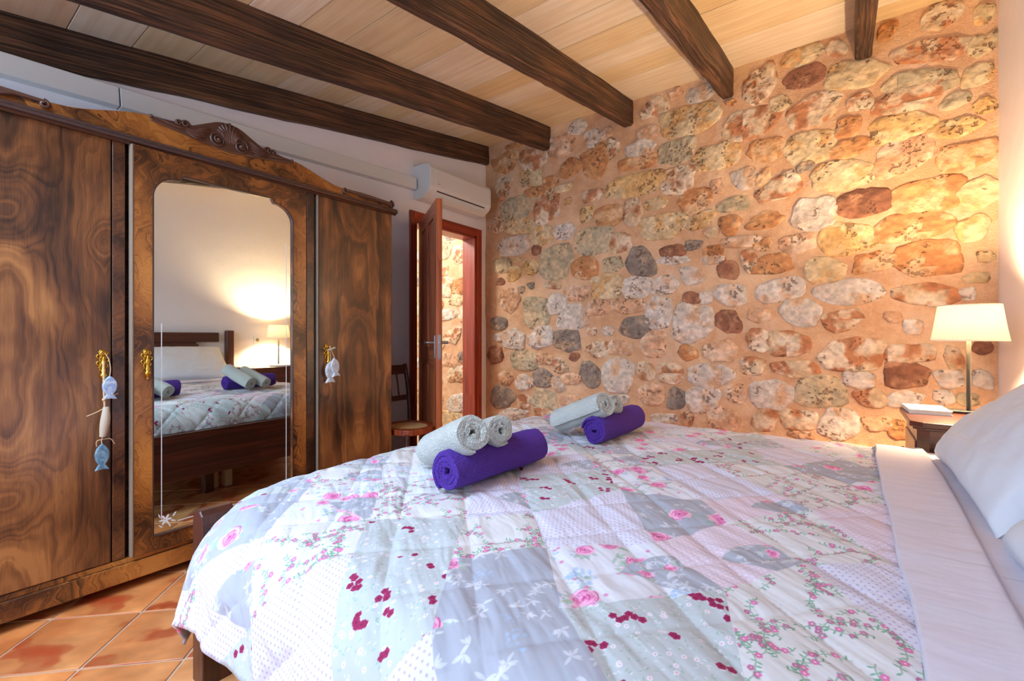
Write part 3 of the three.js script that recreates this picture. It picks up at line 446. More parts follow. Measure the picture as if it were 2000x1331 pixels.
  for (let k = -4; k <= 4; k++) { const a = k * 0.24, R = 0.085 - 0.005 * Math.abs(k); cv.push(taper([[0.1 * Math.sin(a) * 0.3, 2.035 + 0.0, z0], [Math.sin(a) * R * 0.6, 2.045 + Math.cos(a) * R * 0.55, z0 + 0.008], [Math.sin(a) * R, 2.045 + Math.cos(a) * R, z0 + 0.002]], (q) => 0.004 + 0.0062 * q - 0.004 * q ** 6, 12, 7)); }
  for (const s of [-1, 1]) {
    cv.push(spiral(s * 0.052, 2.032, 0.037, 2.1, s > 0 ? Math.PI * 0.9 : Math.PI * 0.1, -s, 0.0075));
    cv.push(ni(new THREE.SphereGeometry(0.009, 12, 8)).translate(s * 0.052, 2.032, z0 + 0.012));
    for (let k = 0; k < 5; k++) { const q = k / 4; cv.push(taper([[s * (0.085 + 0.006 * k), 2.072 - 0.055 * q, z0 + 0.004], [s * (0.115 + 0.008 * k), 2.058 - 0.05 * q, z0 + 0.010], [s * (0.15 + 0.004 * k), 2.040 - 0.024 * q, z0 + 0.006], [s * (0.185), 2.043 - 0.018 * q, z0 + 0.002]], (u) => 0.0065 * Math.sin(Math.PI * (0.15 + 0.8 * u)) + 0.001, 18, 6)); }
    cv.push(spiral(s * 0.186, 2.058, 0.017, 1.4, s > 0 ? Math.PI : 0, -s, 0.0062), spiral(s * 0.213, 2.054, 0.015, 1.3, s > 0 ? Math.PI : 0, -s, 0.006));
    cv.push(taper([[s * 0.2, 2.036, z0], [s * 0.235, 2.034, z0 + 0.006], [s * 0.275, 2.044, z0 + 0.003], [s * 0.312, 2.045, z0]], (u) => 0.008 * (1 - 0.55 * u), 20, 7), ni(new THREE.SphereGeometry(0.0085, 12, 8)).translate(s * 0.314, 2.046, z0));
  }
  part('crest', cv, M.carve, t);
  for (const s of [-1, 1]) {
    const w = []; w.push(taper([[s * 0.64, 1.972, z0], [s * 0.76, 1.972, z0 + 0.005], [s * 0.9, 1.966, z0 + 0.006], [s * 0.985, 1.962, z0 + 0.004]], (u) => 0.008 + 0.005 * u, 30, 7), spiral(s * 0.985, 1.962, 0.022, 1.3, Math.PI / 2, -s, 0.009), spiral(s * 0.645, 1.962, 0.016, 1.2, Math.PI / 2, s, 0.008));
    for (let k = 0; k < 5; k++) w.push(taper([[s * (0.72 + k * 0.05), 1.968, z0 + 0.004], [s * (0.75 + k * 0.05), 1.958, z0 + 0.008], [s * (0.795 + k * 0.045), 1.953, z0 + 0.002]], (u) => 0.009 * Math.sin(Math.PI * (0.2 + 0.7 * u)), 12, 6));
    part('corner_carving', w, M.carve, t);
  }
  // brass pulls
  const pull = (x, y, on = t, dx = 0) => { const q = new THREE.Group(); q.name = 'pull'; q.position.set(x - dx, y, 0); on.add(q);
    const bl = [ni(new THREE.SphereGeometry(0.012, 14, 10)).scale(1, 1.1, 0.5).translate(0, 0.045, 0.004)]; for (let k = 0; k < 7; k++) { const a = k / 7 * 6.283; bl.push(ni(new THREE.TorusGeometry(0.008, 0.0032, 6, 12)).translate(Math.cos(a) * 0.012, 0.02 + Math.sin(a) * 0.032, 0.004)); }
    bl.push(rb(0.022, 0.07, 0.005, 0, 0.01, 0.002, 0.0024)); part('escutcheon', bl, M.brass, q);
    part('drop', lathe([[0, -0.072], [0.004, -0.07], [0.006, -0.064], [0.003, -0.06], [0.008, -0.055], [0.013, -0.045], [0.011, -0.036], [0.006, -0.03], [0.010, -0.024], [0.006, -0.016], [0.007, 0.0], [0.009, 0.01], [0.005, 0.02], [0.004, 0.032], [0, 0.034]], 18).translate(0, 0, 0.018), M.brass, q); };
  pull(-0.474, 0.965); pull(-0.334, 0.965, door3, 0.398); pull(0.525, 0.975);
}
// ---------- little fish charms hanging from the wardrobe pulls ----------
{
  const fishG = (L, W, th) => { const s = new THREE.Shape(); s.moveTo(0, L / 2); s.bezierCurveTo(W * 0.75, L * 0.28, W * 0.62, -L * 0.12, W * 0.16, -L * 0.30); s.lineTo(W * 0.52, -L * 0.5); s.quadraticCurveTo(0, -L * 0.43, -W * 0.52, -L * 0.5); s.lineTo(-W * 0.16, -L * 0.30); s.bezierCurveTo(-W * 0.62, -L * 0.12, -W * 0.75, L * 0.28, 0, L / 2); return extr(s, th, th * 0.4, 10).translate(0, 0, -th / 2); };
  const blotch = (a, b, s) => rep(tex(128, 128, (u, v) => mix3(a, b, clamp((fb(u * 7, v * 7, 4, s, 7, 7) - 0.5) * 3 + 0.5))), 0.08);
  const pale = std({ map: blotch([140, 160, 192], [190, 204, 222], 601), roughness: 0.6 }), blue = std({ map: blotch([78, 116, 142], [124, 152, 166], 611), roughness: 0.8 }), wht = std({ map: blotch([176, 182, 192], [212, 214, 214], 621), roughness: 0.7 }), drift = std({ map: blotch([168, 150, 128], [214, 204, 186], 631), roughness: 0.9 }), twine = std({ color: 0xd2b48c, roughness: 0.95 });
  const W2 = (lx, y, lz = 0.02) => [-2.46 + lz, y, -0.98 - lx];
  const str = (pts, r = 0.0018) => taper(pts, () => r, 16, 6);
  const a = thing('fish_charm', 'pale blue ceramic fish charm hanging at the pull of the eye-figured door', 'charm', W2(-0.458, 0.80), Math.PI / 2);
  part('fish', fishG(0.088, 0.036, 0.010).translate(0, 0.071, 0.01), pale, a); part('cord', str([[0, 0.115, 0.012], [0.002, 0.15, 0.014], [-0.004, 0.19, 0.012], [-0.014, 0.212, 0.008]]), twine, a);
  const b = thing('driftwood_garland', 'long twine garland with driftwood and slate blue fish on the wardrobe door', 'garland', W2(-0.476, 0.52), Math.PI / 2);
  part('fish', fishG(0.098, 0.034, 0.010).translate(-0.006, 0.073, 0.012), blue, b);
  part('driftwood', taper([[0.006, 0.275, 0.016], [0.004, 0.235, 0.018], [0.0, 0.19, 0.016], [-0.004, 0.155, 0.014]], (k) => 0.010 + 0.006 * Math.sin(k * 3), 18, 9), drift, b);
  part('cord', [str([[0, 0.46, 0.006], [0, 0.40, 0.010], [0, 0.34, 0.010], [0.002, 0.275, 0.014]], 0.0035), str([[-0.004, 0.155, 0.014], [-0.008, 0.14, 0.016], [-0.006, 0.12, 0.014]]), str([[0, 0.30, 0.014], [0.018, 0.315, 0.012], [0.045, 0.325, 0.008]]), str([[0, 0.27, 0.016], [-0.025, 0.255, 0.012], [-0.052, 0.243, 0.008]]), str([[-0.006, 0.145, 0.016], [0.02, 0.142, 0.014], [0.034, 0.118, 0.010]]), str([[-0.006, 0.145, 0.016], [-0.022, 0.14, 0.014], [-0.022, 0.118, 0.010]]), ni(new THREE.SphereGeometry(0.007, 10, 8)).translate(0, 0.305, 0.013)], twine, b);
  const c = thing('fish_charm', 'pair of white fish charms hanging at the pull of the door by the chair', 'charm', W2(0.53, 0.815), Math.PI / 2);
  part('fish', fishG(0.115, 0.045, 0.012).translate(0, 0.058, 0.008), wht, c); part('fish', fishG(0.1, 0.04, 0.01).rotateZ(0.12).translate(0.022, 0.085, 0.022), wht, c);
  part('cord', [str([[0, 0.115, 0.010], [-0.002, 0.16, 0.014], [-0.006, 0.21, 0.010]]), str([[0.02, 0.135, 0.022], [0.008, 0.17, 0.018], [-0.004, 0.212, 0.010]])], twine, c); part('driftwood', taper([[-0.03, 0.185, 0.026], [-0.01, 0.19, 0.028], [0.02, 0.2, 0.024]], () => 0.006, 10, 7), drift, c);
}
// ---------- chair beside the wardrobe ----------
{
  const t = thing('chair', 'wooden chair with round caned seat between wardrobe and open door', 'chair', [-2.54, 0, -2.178], Math.PI / 2);   // local z faces into the room
  const sd = M.bed, Y = 0.45;
  const rs = shapeOf(Array.from({ length: 40 }, (_, i) => { const a = i / 40 * 6.283, e = 3, c = Math.cos(a), s = Math.sin(a), r = 1 / (Math.abs(c) ** e + Math.abs(s) ** e) ** (1 / e); return [c * r * 0.168, -s * r * 0.19]; }));
  const hole = new THREE.Path(Array.from({ length: 32 }, (_, i) => { const a = i / 32 * 6.283; return new THREE.Vector2(Math.cos(a) * 0.125, Math.sin(a) * 0.145); })); rs.holes.push(hole);
  part('seat_frame', extr(rs, 0.03, 0.004, 20).rotateX(-Math.PI / 2).translate(0, Y - 0.035, 0.02), phy({ map: cherry, color: 0xd8b08a, roughness: 0.45 }), t);
  const cane = rep(tex(128, 128, (u, v) => { const a = Math.abs(Math.sin(u * Math.PI * 16)), b = Math.abs(Math.sin(v * Math.PI * 16)); return mix3([150, 100, 54], [216, 170, 112], clamp(Math.max(a, b) * 1.2 - 0.2)); }), 0.16);
  part('seat', ni(new THREE.CylinderGeometry(0.15, 0.15, 0.012, 40)).scale(0.86, 1, 1).translate(0, Y - 0.012, 0.02), std({ map: cane, roughness: 0.7 }), t);
  for (const s of [-1, 1]) {
    part('leg', taper([[s * 0.135, Y - 0.03, 0.16], [s * 0.14, 0.2, 0.17], [s * 0.145, 0, 0.175]], (k) => 0.017 - 0.005 * k, 12, 10), sd, t);
    part('leg', taper([[s * 0.14, 0, -0.17], [s * 0.15, 0.25, -0.15], [s * 0.155, Y, -0.15], [s * 0.165, 0.68, -0.18], [s * 0.165, 0.87, -0.22]], (k) => 0.016, 24, 10), sd, t);
  }
  part('back_rail', rb(0.34, 0.07, 0.016, 0, 0.83, -0.208, 0.006, 'x'), sd, t); part('back_rail', rb(0.33, 0.04, 0.014, 0, 0.62, -0.168, 0.005, 'x'), sd, t);
  for (const x of [-0.07, 0, 0.07]) part('spindle', taper([[x, 0.63, -0.17], [x, 0.72, -0.186], [x, 0.81, -0.204]], () => 0.006, 8, 8), sd, t);
  part('stretcher', taper([[-0.14, 0.2, 0.16], [0.14, 0.2, 0.16]].map((p) => p), () => 0.009, 6, 8), sd, t);
}
// ---------- bed ----------
const BX0 = -1.395, BX1 = 0.60, BZ0 = -2.36, BZ1 = -0.56, BY = 0.622;
{
  const t = thing('bed', 'dark wooden double bed with low footboard and panelled headboard', 'bed', [0, 0, 0]);
  for (const z of [BZ1 - 0.045, BZ0 + 0.045]) {
    const hz = z < -1 ? BZ0 - 0.03 : z;
    const s = shapeOf([[-0.035, 0], [0.035, 0], [0.035, 0.50], [0.028, 0.522], [0.012, 0.534], [-0.012, 0.534], [-0.028, 0.522], [-0.035, 0.50]]);
    part('foot_post', boxUV(extr(s, 0.086, 0.004).translate(0, 0, -0.043)).translate(-1.625, 0.001, z), M.bed, t);
    part('head_post', rbm(0.585, 0.65, 0, 1.15, hz - 0.04, hz + 0.04, 0.012), M.bed, t);
    part('side_rail', rbm(-1.6, 0.6, 0.23, 0.40, z - 0.013, z + 0.013, 0.004, 'x'), M.bed, t);
  }
  part('footboard', rbm(-1.64, -1.61, 0.20, 0.485, BZ0 + 0.08, BZ1 - 0.08, 0.006, 'z'), M.bed, t);
  part('head_rail', rbm(0.60, 0.64, 1.02, 1.125, BZ0 + 0.08, BZ1 - 0.08, 0.008, 'z'), M.bed, t);
  part('head_rail', rbm(0.60, 0.64, 0.45, 0.6, BZ0 + 0.08, BZ1 - 0.08, 0.008, 'z'), M.bed, t);
  part('head_panel', [rbm(0.612, 0.63, 0.58, 1.03, BZ0 + 0.30, BZ1 - 0.30, 0.003, 'z'), rbm(0.602, 0.622, 0.60, 1.0, BZ0 + 0.28, BZ0 + 0.34, 0.006), rbm(0.602, 0.622, 0.60, 1.0, BZ1 - 0.34, BZ1 - 0.28, 0.006), rbm(0.604, 0.622, 0.96, 1.0, BZ0 + 0.3, BZ1 - 0.3, 0.006, 'z')], M.bed, t);
  part('centre_leg', rbm(-1.375, -1.315, 0, 0.24, -1.38, -1.32, 0.004), M.bed, t);
  part('slat_leg', rbm(-1.31, -1.26, 0, 0.24, -1.435, -1.385, 0.004), M.pale, t); part('slat_leg', rbm(-1.33, -1.28, 0, 0.24, -1.52, -1.47, 0.004), M.pale, t);
  part('slat_base', rbm(-1.6, 0.58, 0.24, 0.29, BZ0 + 0.07, BZ1 - 0.07, 0.004, 'x'), M.bed, t);
  const m = solo('mattress', rb(BX1 - 0.02 - BX0 - 0.04, 0.30, BZ1 - BZ0 - 0.16, (BX0 + BX1) / 2, 0.445, (BZ0 + BZ1) / 2, 0.06, 'x', 5), M.white, 'thick white mattress under the floral quilt', 'mattress');
}

// ---------- patchwork quilt ----------
const QA0 = BX0 - 0.235, QA1 = 0.135, QB0 = BZ0 - 0.34, QB1 = BZ1 + 0.28, QP = 0.166;
const warp = (a, b) => [(fb(a * 3, b * 3, 2, 701) - 0.5) * 0.03, (fb(a * 3, b * 3, 2, 707) - 0.5) * 0.03];
function stitch(a, b) { const [wa, wb] = warp(a, b), s = ((a + wa - b) * Math.SQRT1_2 - 0.06) / QP, t = ((a + b + wb) * Math.SQRT1_2) / QP; return Math.min(Math.abs(s - Math.round(s)), Math.abs(t - Math.round(t)) + 0.02) * QP; }
const RC = 0.22, RE = 0.135;
function drape(a, b, lift = 0) {   // flat cloth point (a, b) -> where it lies on or hangs over the bed
  const cx = Math.max(a, BX0 + RC), cz = clamp(b, BZ0 + RC, BZ1 - RC), vx = a - cx, vz = b - cz, L = Math.hypot(vx, vz);
  const crown = 0.010 * (1 - ((b - (BZ0 + BZ1) / 2) / 0.9) ** 2);
  if (L <= RC) return [a, BY + lift + crown, b];
  const r = L - RC, q = Math.PI / 2 * RE, dx = vx / L, dz = vz / L; let g, h;
  if (r < q) { g = RE * Math.sin(r / RE); h = RE * (1 - Math.cos(r / RE)); } else { const e = r - q; g = RE + 0.17 * e; h = RE + e * 0.985; }
  const along = (Math.abs(vz) > 0.001 ? cx : 0) + (Math.abs(vx) > 0.001 ? cz : 0) * 0.5 + Math.atan2(dz, dx) * 0.22, w = sstep(0.05, 0.38, r);
  g += w * (0.022 * Math.sin(along * 17 + 1.2) + 0.014 * Math.sin(along * 31 + 0.4)) * (0.5 + 0.8 * Math.abs(dx * dz) * 2) + w * 0.012;
  return [cx + dx * (RC + g), BY + lift + crown - h, cz + dz * (RC + g)];
}
const streak = (a, b) => { const c = 0.83, s = 0.56, p = a * c + b * s, q = -a * s + b * c; return fb(p * 7, q * 46 + 3 * fb(p * 5, q * 7, 2, 713), 3, 711); };
const quiltY = (a, b) => { const d = stitch(a, b); return 0.009 * (1 - Math.exp(-d / 0.014)) + (fb(a * 5, b * 5, 3, 717) - 0.5) * 0.008 + (streak(a, b) - 0.5) * 0.005; };
{
  const PW = 1620, PH = 2048, cv = document.createElement('canvas'); cv.width = PW; cv.height = PH;
  const c = cv.getContext('2d'), R = rng(2024), S = PW / (QA1 - QA0);
  c.fillStyle = '#d4d3dc'; c.fillRect(0, 0, PW, PH);
  const col = (h, a) => h + Math.round(a * 255).toString(16).padStart(2, '0');
  const blob = (x, y, r, f, n = 7) => { c.fillStyle = f; c.beginPath(); const ph = R() * 6; for (let i = 0; i <= 24; i++) { const t = i / 24 * 6.2832, q = r * (0.82 + 0.18 * Math.sin(n * t + ph) + 0.06 * Math.sin(3 * t + ph * 2)); i ? c.lineTo(x + q * Math.cos(t), y + q * Math.sin(t)) : c.moveTo(x + q * Math.cos(t), y + q * Math.sin(t)); } c.fill(); };
  const leaf = (x, y, l, a, f) => { c.save(); c.translate(x, y); c.rotate(a); c.fillStyle = f; c.beginPath(); c.moveTo(0, 0); c.quadraticCurveTo(l * 0.5, -l * 0.32, l, 0); c.quadraticCurveTo(l * 0.5, l * 0.32, 0, 0); c.fill(); c.restore(); };
  const rose = (x, y, r) => {
    for (let k = 0; k < 7; k++) leaf(x, y, r * (1.25 + 0.6 * R()), R() * 6.28, col(['#8fae9c', '#9db7bd', '#a9bfa6'][k % 3], 0.55));
    for (let k = 0; k < 7; k++) { const t = k / 7 * 6.28 + R(); blob(x + Math.cos(t) * r * 0.55, y + Math.sin(t) * r * 0.5, r * 0.52, col('#efb3cf', 0.9), 3); }
    for (let k = 0; k < 6; k++) { const t = k / 6 * 6.28 + R(); blob(x + Math.cos(t) * r * 0.36, y + Math.sin(t) * r * 0.34, r * 0.34, col(k % 2 ? '#dd7fae' : '#e89bc0', 0.85), 3); }
    c.lineWidth = r * 0.09; for (let k = 0; k < 9; k++) { c.strokeStyle = col(['#c84f8d', '#d96aa2', '#b94482'][k % 3], 0.75); const q = r * (0.15 + 0.085 * k), t = R() * 6.28; c.beginPath(); c.arc(x + (R() - 0.5) * r * 0.14, y + (R() - 0.5) * r * 0.14, q, t, t + 1.1 + R()); c.stroke(); }
    blob(x, y, r * 0.16, col('#bf4386', 0.9), 3);
  };
  const spray = (x, y, r, f) => { for (let k = 0; k < 16; k++) { const t = R() * 6.28, d = r * Math.sqrt(R()); blob(x + Math.cos(t) * d, y + Math.sin(t) * d, r * (0.10 + 0.16 * R()), col(f, 0.32 + 0.3 * R()), 5); } };
  const flower = (x, y, r, f, g) => { for (let k = 0; k < 5; k++) { const t = k * 1.2566 + x; c.fillStyle = f; c.beginPath(); c.arc(x + Math.cos(t) * r * 0.6, y + Math.sin(t) * r * 0.6, r * 0.52, 0, 6.3); c.fill(); } c.fillStyle = g; c.beginPath(); c.arc(x, y, r * 0.28, 0, 6.3); c.fill(); };
  const fills = {
    dots(x0, y0, x1, y1, base, f) { c.fillStyle = base; c.fillRect(x0, y0, x1 - x0, y1 - y0); c.fillStyle = f; for (let y = y0, j = 0; y < y1; y += 9, j++) for (let x = x0 + (j % 2) * 5; x < x1; x += 10) { c.beginPath(); c.arc(x, y, 1.9, 0, 6.3); c.fill(); } },
    rose(x0, y0, x1, y1) { c.fillStyle = '#d9d9e0'; c.fillRect(x0, y0, x1 - x0, y1 - y0); const w = x1 - x0, at = () => [lerp(x0, x1, R()), lerp(y0, y1, R())]; for (let k = 0; k < 16; k++) spray(...at(), w * 0.055, '#8fb4dc'); for (let k = 0; k < 20; k++) { const [x, y] = at(); for (let q = 0; q < 5; q++) leaf(x, y, 16 + 10 * R(), R() * 6.28, col('#8fb09c', 0.55)); } for (let k = 0; k < 12; k++) rose(...at(), w * (0.042 + 0.034 * R())); for (let k = 0; k < 60; k++) flower(...at(), 4.2, '#d99fbf', '#b96496'); },
    grey(x0, y0, x1, y1) { c.fillStyle = '#a9abb6'; c.fillRect(x0, y0, x1 - x0, y1 - y0); const w = x1 - x0, at = () => [lerp(x0, x1, R()), lerp(y0, y1, R())]; for (let k = 0; k < 60; k++) { const [x, y] = at(); for (let q = 0; q < 6; q++) leaf(x, y, 10 + 9 * R(), R() * 6.28, col('#d3d4dc', 0.7)); } for (let k = 0; k < 9; k++) spray(...at(), w * 0.05, '#a4bfe0'); for (let k = 0; k < 7; k++) rose(...at(), w * (0.05 + 0.025 * R())); },
    crimson(x0, y0, x1, y1) { c.fillStyle = '#bcc2c4'; c.fillRect(x0, y0, x1 - x0, y1 - y0); const at = () => [lerp(x0, x1, R()), lerp(y0, y1, R())]; for (let k = 0; k < 1100; k++) leaf(...at(), 7, R() * 6.28, col(k % 2 ? '#8fb09a' : '#dfe3e0', 0.65)); for (let k = 0; k < 170; k++) flower(...at(), 3.6, '#e4dde2', '#d084a8'); for (let k = 0; k < 34; k++) { const [x, y] = at(); for (let q = 0; q < 1 + 2.4 * R(); q++) flower(x + q * 9 + (R() - 0.5) * 5, y + (R() - 0.5) * 13, 5.6, '#98194f', '#6f0f3a'); } },
    vine(x0, y0, x1, y1) { c.fillStyle = '#d8d6d6'; c.fillRect(x0, y0, x1 - x0, y1 - y0); for (let k = 0; k < 58; k++) { let x = lerp(x0, x1, R()), y = lerp(y0, y1, R()), a = R() * 6.28; for (let q = 0; q < 13; q++) { const nx = x + Math.cos(a) * 8, ny = y + Math.sin(a) * 8; c.strokeStyle = col('#6f9a7c', 0.8); c.lineWidth = 1.4; c.beginPath(); c.moveTo(x, y); c.lineTo(nx, ny); c.stroke(); leaf(nx, ny, 8.5, a + 1 + R(), col('#5f9a78', 0.8)); if (q % 2) leaf(nx, ny, 8, a - 1.2 - R(), col('#79a98a', 0.8)); if (q % 4 === 2) flower(nx + 4, ny - 4, 4.8, '#d877a6', '#ead2de'); if (q % 5 === 4) flower(nx - 4, ny + 4, 4, '#bd6e96', '#e6cad8'); x = nx; y = ny; a += (R() - 0.5) * 1.2; } } },
  };
  const kinds = ['rose', 'dotsA', 'crimson', 'vine', 'grey', 'dotsB', 'rose', 'vine', 'dotsA', 'crimson', 'vine', 'dotsA'];
  const D = 0.215 * S, paint = (k, x0, y0, x1, y1) => { if (k === 'dotsA') fills.dots(x0, y0, x1, y1, '#d6d3e0', '#b9a8ca'); else if (k === 'dotsB') fills.dots(x0, y0, x1, y1, '#dac8d4', '#e9e0e8'); else fills[k](x0, y0, x1, y1); };
  const last = {};
  const node = (i, j) => { const x = (i + j) * D * Math.SQRT1_2 + 60, y = (i - j) * D * Math.SQRT1_2 + 30; return [x + (hash(i, j, 31) - 0.5) * D * 0.5, y + (hash(i, j, 33) - 0.5) * D * 0.5]; };
  for (let i = -3; i < 17; i++) for (let j = -17; j < 17; j++) {
    const q = [node(i, j), node(i + 1, j), node(i + 1, j + 1), node(i, j + 1)], cx = (q[0][0] + q[2][0]) / 2, cy = (q[0][1] + q[2][1]) / 2, e = D * 1.0;
    if (cx < -e || cx > PW + e || cy < -e || cy > PH + e) continue;
    let k = kinds[Math.floor(hash(i, j, 9) * kinds.length)]; if (last[(i - 1) + ',' + j] === k || last[i + ',' + (j - 1)] === k) k = kinds[(kinds.indexOf(k) + 1 + Math.floor(hash(i, j, 4) * 3)) % kinds.length]; last[i + ',' + j] = k;
    c.save(); c.beginPath(); q.forEach((p, n) => (n ? c.lineTo(p[0], p[1]) : c.moveTo(p[0], p[1]))); c.closePath(); c.clip(); paint(k, cx - e, cy - e, cx + e, cy + e); c.restore();
    if (hash(i, j, 21) < 0.3) { const r = D * 0.52, px = cx + e * 0.5, py = cy + e * 0.1; c.save(); c.beginPath(); c.arc(px, py, r, Math.PI, 2 * Math.PI); c.closePath(); c.clip(); paint('grey', px - r, py - r, px + r, py + r); c.restore(); }
  }
  const map = new THREE.CanvasTexture(cv); map.colorSpace = THREE.SRGBColorSpace; map.flipY = false;
  const bw = 810, bh = 1024;
  const bump = tex(bw, bh, (u, v) => { const a = lerp(QA0, QA1, u), b = lerp(QB0, QB1, v), d = stitch(a, b); return clamp(0.5 + (streak(a, b) - 0.5) * 1.0 - 0.32 * Math.exp(-d / 0.006) + (fb(a * 60, b * 60, 2, 733) - 0.5) * 0.12); }, false);
  bump.wrapS = bump.wrapT = THREE.ClampToEdgeWrapping;
  const nx = 200, ny = 250;
  const g = gridShell(nx, ny, (s, t) => { const a = lerp(QA0, QA1, s), b = lerp(QB0, QB1, t), e = 0.002, p = drape(a, b), pa = drape(a + e, b), pb = drape(a, b + e); const ax = pa.map((v, i) => v - p[i]), bx = pb.map((v, i) => v - p[i]); let n = [bx[1] * ax[2] - bx[2] * ax[1], bx[2] * ax[0] - bx[0] * ax[2], bx[0] * ax[1] - bx[1] * ax[0]]; const l = Math.hypot(...n) || 1, h = quiltY(a, b); return p.map((v, i) => v + n[i] / l * h); }, 0.009, (s, t) => [s, t]);
  solo('quilt', g, std({ map, bumpMap: bump, bumpScale: 0.0055, roughness: 0.85 }), 'pastel floral patchwork quilt spread over the bed', 'quilt');
  // loose tie thread at the hem
  solo('quilt_tie', taper([[-1.11, 0.30, -0.435], [-1.125, 0.285, -0.43], [-1.12, 0.25, -0.435], [-1.105, 0.19, -0.435]], () => 0.004, 16, 6), std({ color: 0xf0eef2, roughness: 0.9 }), 'loose white tie hanging from the quilt hem by the bed post', 'tie');
}
// ---------- folded-back sheet ----------
const linenB = tex(1024, 1024, (u, v) => { const w = fb(u * 3, v * 3, 2, 741, 3, 3); return clamp(0.5 + (fb(u * 5 + 2 * w, v * 22, 4, 745) - 0.5) * 0.9 + (fb(u * 30, v * 60, 2, 747, 30, 60) - 0.5) * 0.2); }, false);
const linenMat = (c) => std({ color: c, roughness: 0.85, bumpMap: rep(linenB, 1.2), bumpScale: 0.004 });
{
  const a0 = 0.086, a1 = 0.598, b0 = BZ0 - 0.06, b1 = BZ1 + 0.32;
  const g = gridShell(120, 150, (s, t) => { const b = lerp(b0, b1, t), a = lerp(a0 + 0.012 * (fb(b * 3, 1, 2, 751) - 0.5) * 2, a1, s), p = drape(a, b, 0.021), hem = a - 0.225 - 0.015 * Math.sin(b * 2.2); p[1] += 0.006 * (fb(a * 9, b * 9, 3, 753) - 0.5) - 0.012 * sstep(-0.003, 0.003, hem) + 0.003 * sstep(0.03, 0, Math.abs(hem + 0.012)); return p; }, 0.012, (s, t) => [lerp(a0, a1, s), lerp(b0, b1, t)]);
  solo('sheet', g, linenMat(0xd8d3de), 'lilac white top sheet folded back over the quilt', 'sheet');
}
// ---------- pillows ----------
function pillowGeo(w, h, th, seed) {
  const n = 46, mk = (sgn) => { const P = [], U = [], I = []; for (let j = 0; j <= n; j++) for (let i = 0; i <= n; i++) { const u = -1 + 2 * i / n, v = -1 + 2 * j / n, k = Math.pow(Math.max(0, (1 - u * u) * (1 - v * v)), 0.34), pin = 1 - 0.07 * (1 - Math.abs(v) ** 2) * Math.abs(u) ** 4, pin2 = 1 - 0.07 * (1 - Math.abs(u) ** 2) * Math.abs(v) ** 4; const wr = (fb(u * 3 + seed, v * 3, 3, 761 + seed) - 0.5) * 0.03 * k + (fb(u * 9, v * 3 + seed, 3, 767) - 0.5) * 0.012 * k; P.push(u * w / 2 * pin, v * h / 2 * pin2, sgn * th / 2 * k + wr); U.push(u * w / 2, v * h / 2); }
    for (let j = 0; j < n; j++) for (let i = 0; i < n; i++) { const a = j * (n + 1) + i, b = a + 1, c = a + n + 1, d = c + 1; sgn > 0 ? I.push(a, b, c, b, d, c) : I.push(a, c, b, b, c, d); }
    const g = new THREE.BufferGeometry(); g.setAttribute('position', new THREE.Float32BufferAttribute(P, 3)); g.setAttribute('uv', new THREE.Float32BufferAttribute(U, 2)); g.setIndex(I); g.computeVertexNormals(); return g; };
  return merge([mk(1), mk(-1)]);
}
{
  const mat = linenMat(0xdde2ea);
  const put = (z, label, s) => { const p = solo('pillow', pillowGeo(0.86, 0.46, 0.20, s), mat, label, 'pillow', 'bed pillows'); p.rotation.order = 'YXZ'; p.rotation.set(-0.80, -Math.PI / 2, 0); p.position.set(0.425, 0.80, z); };
  put(-1.85, 'plump white pillow leaning on the headboard beside the nightstand', 3); put(-0.95, 'plump white pillow on the side of the bed away from the nightstand', 8);
}
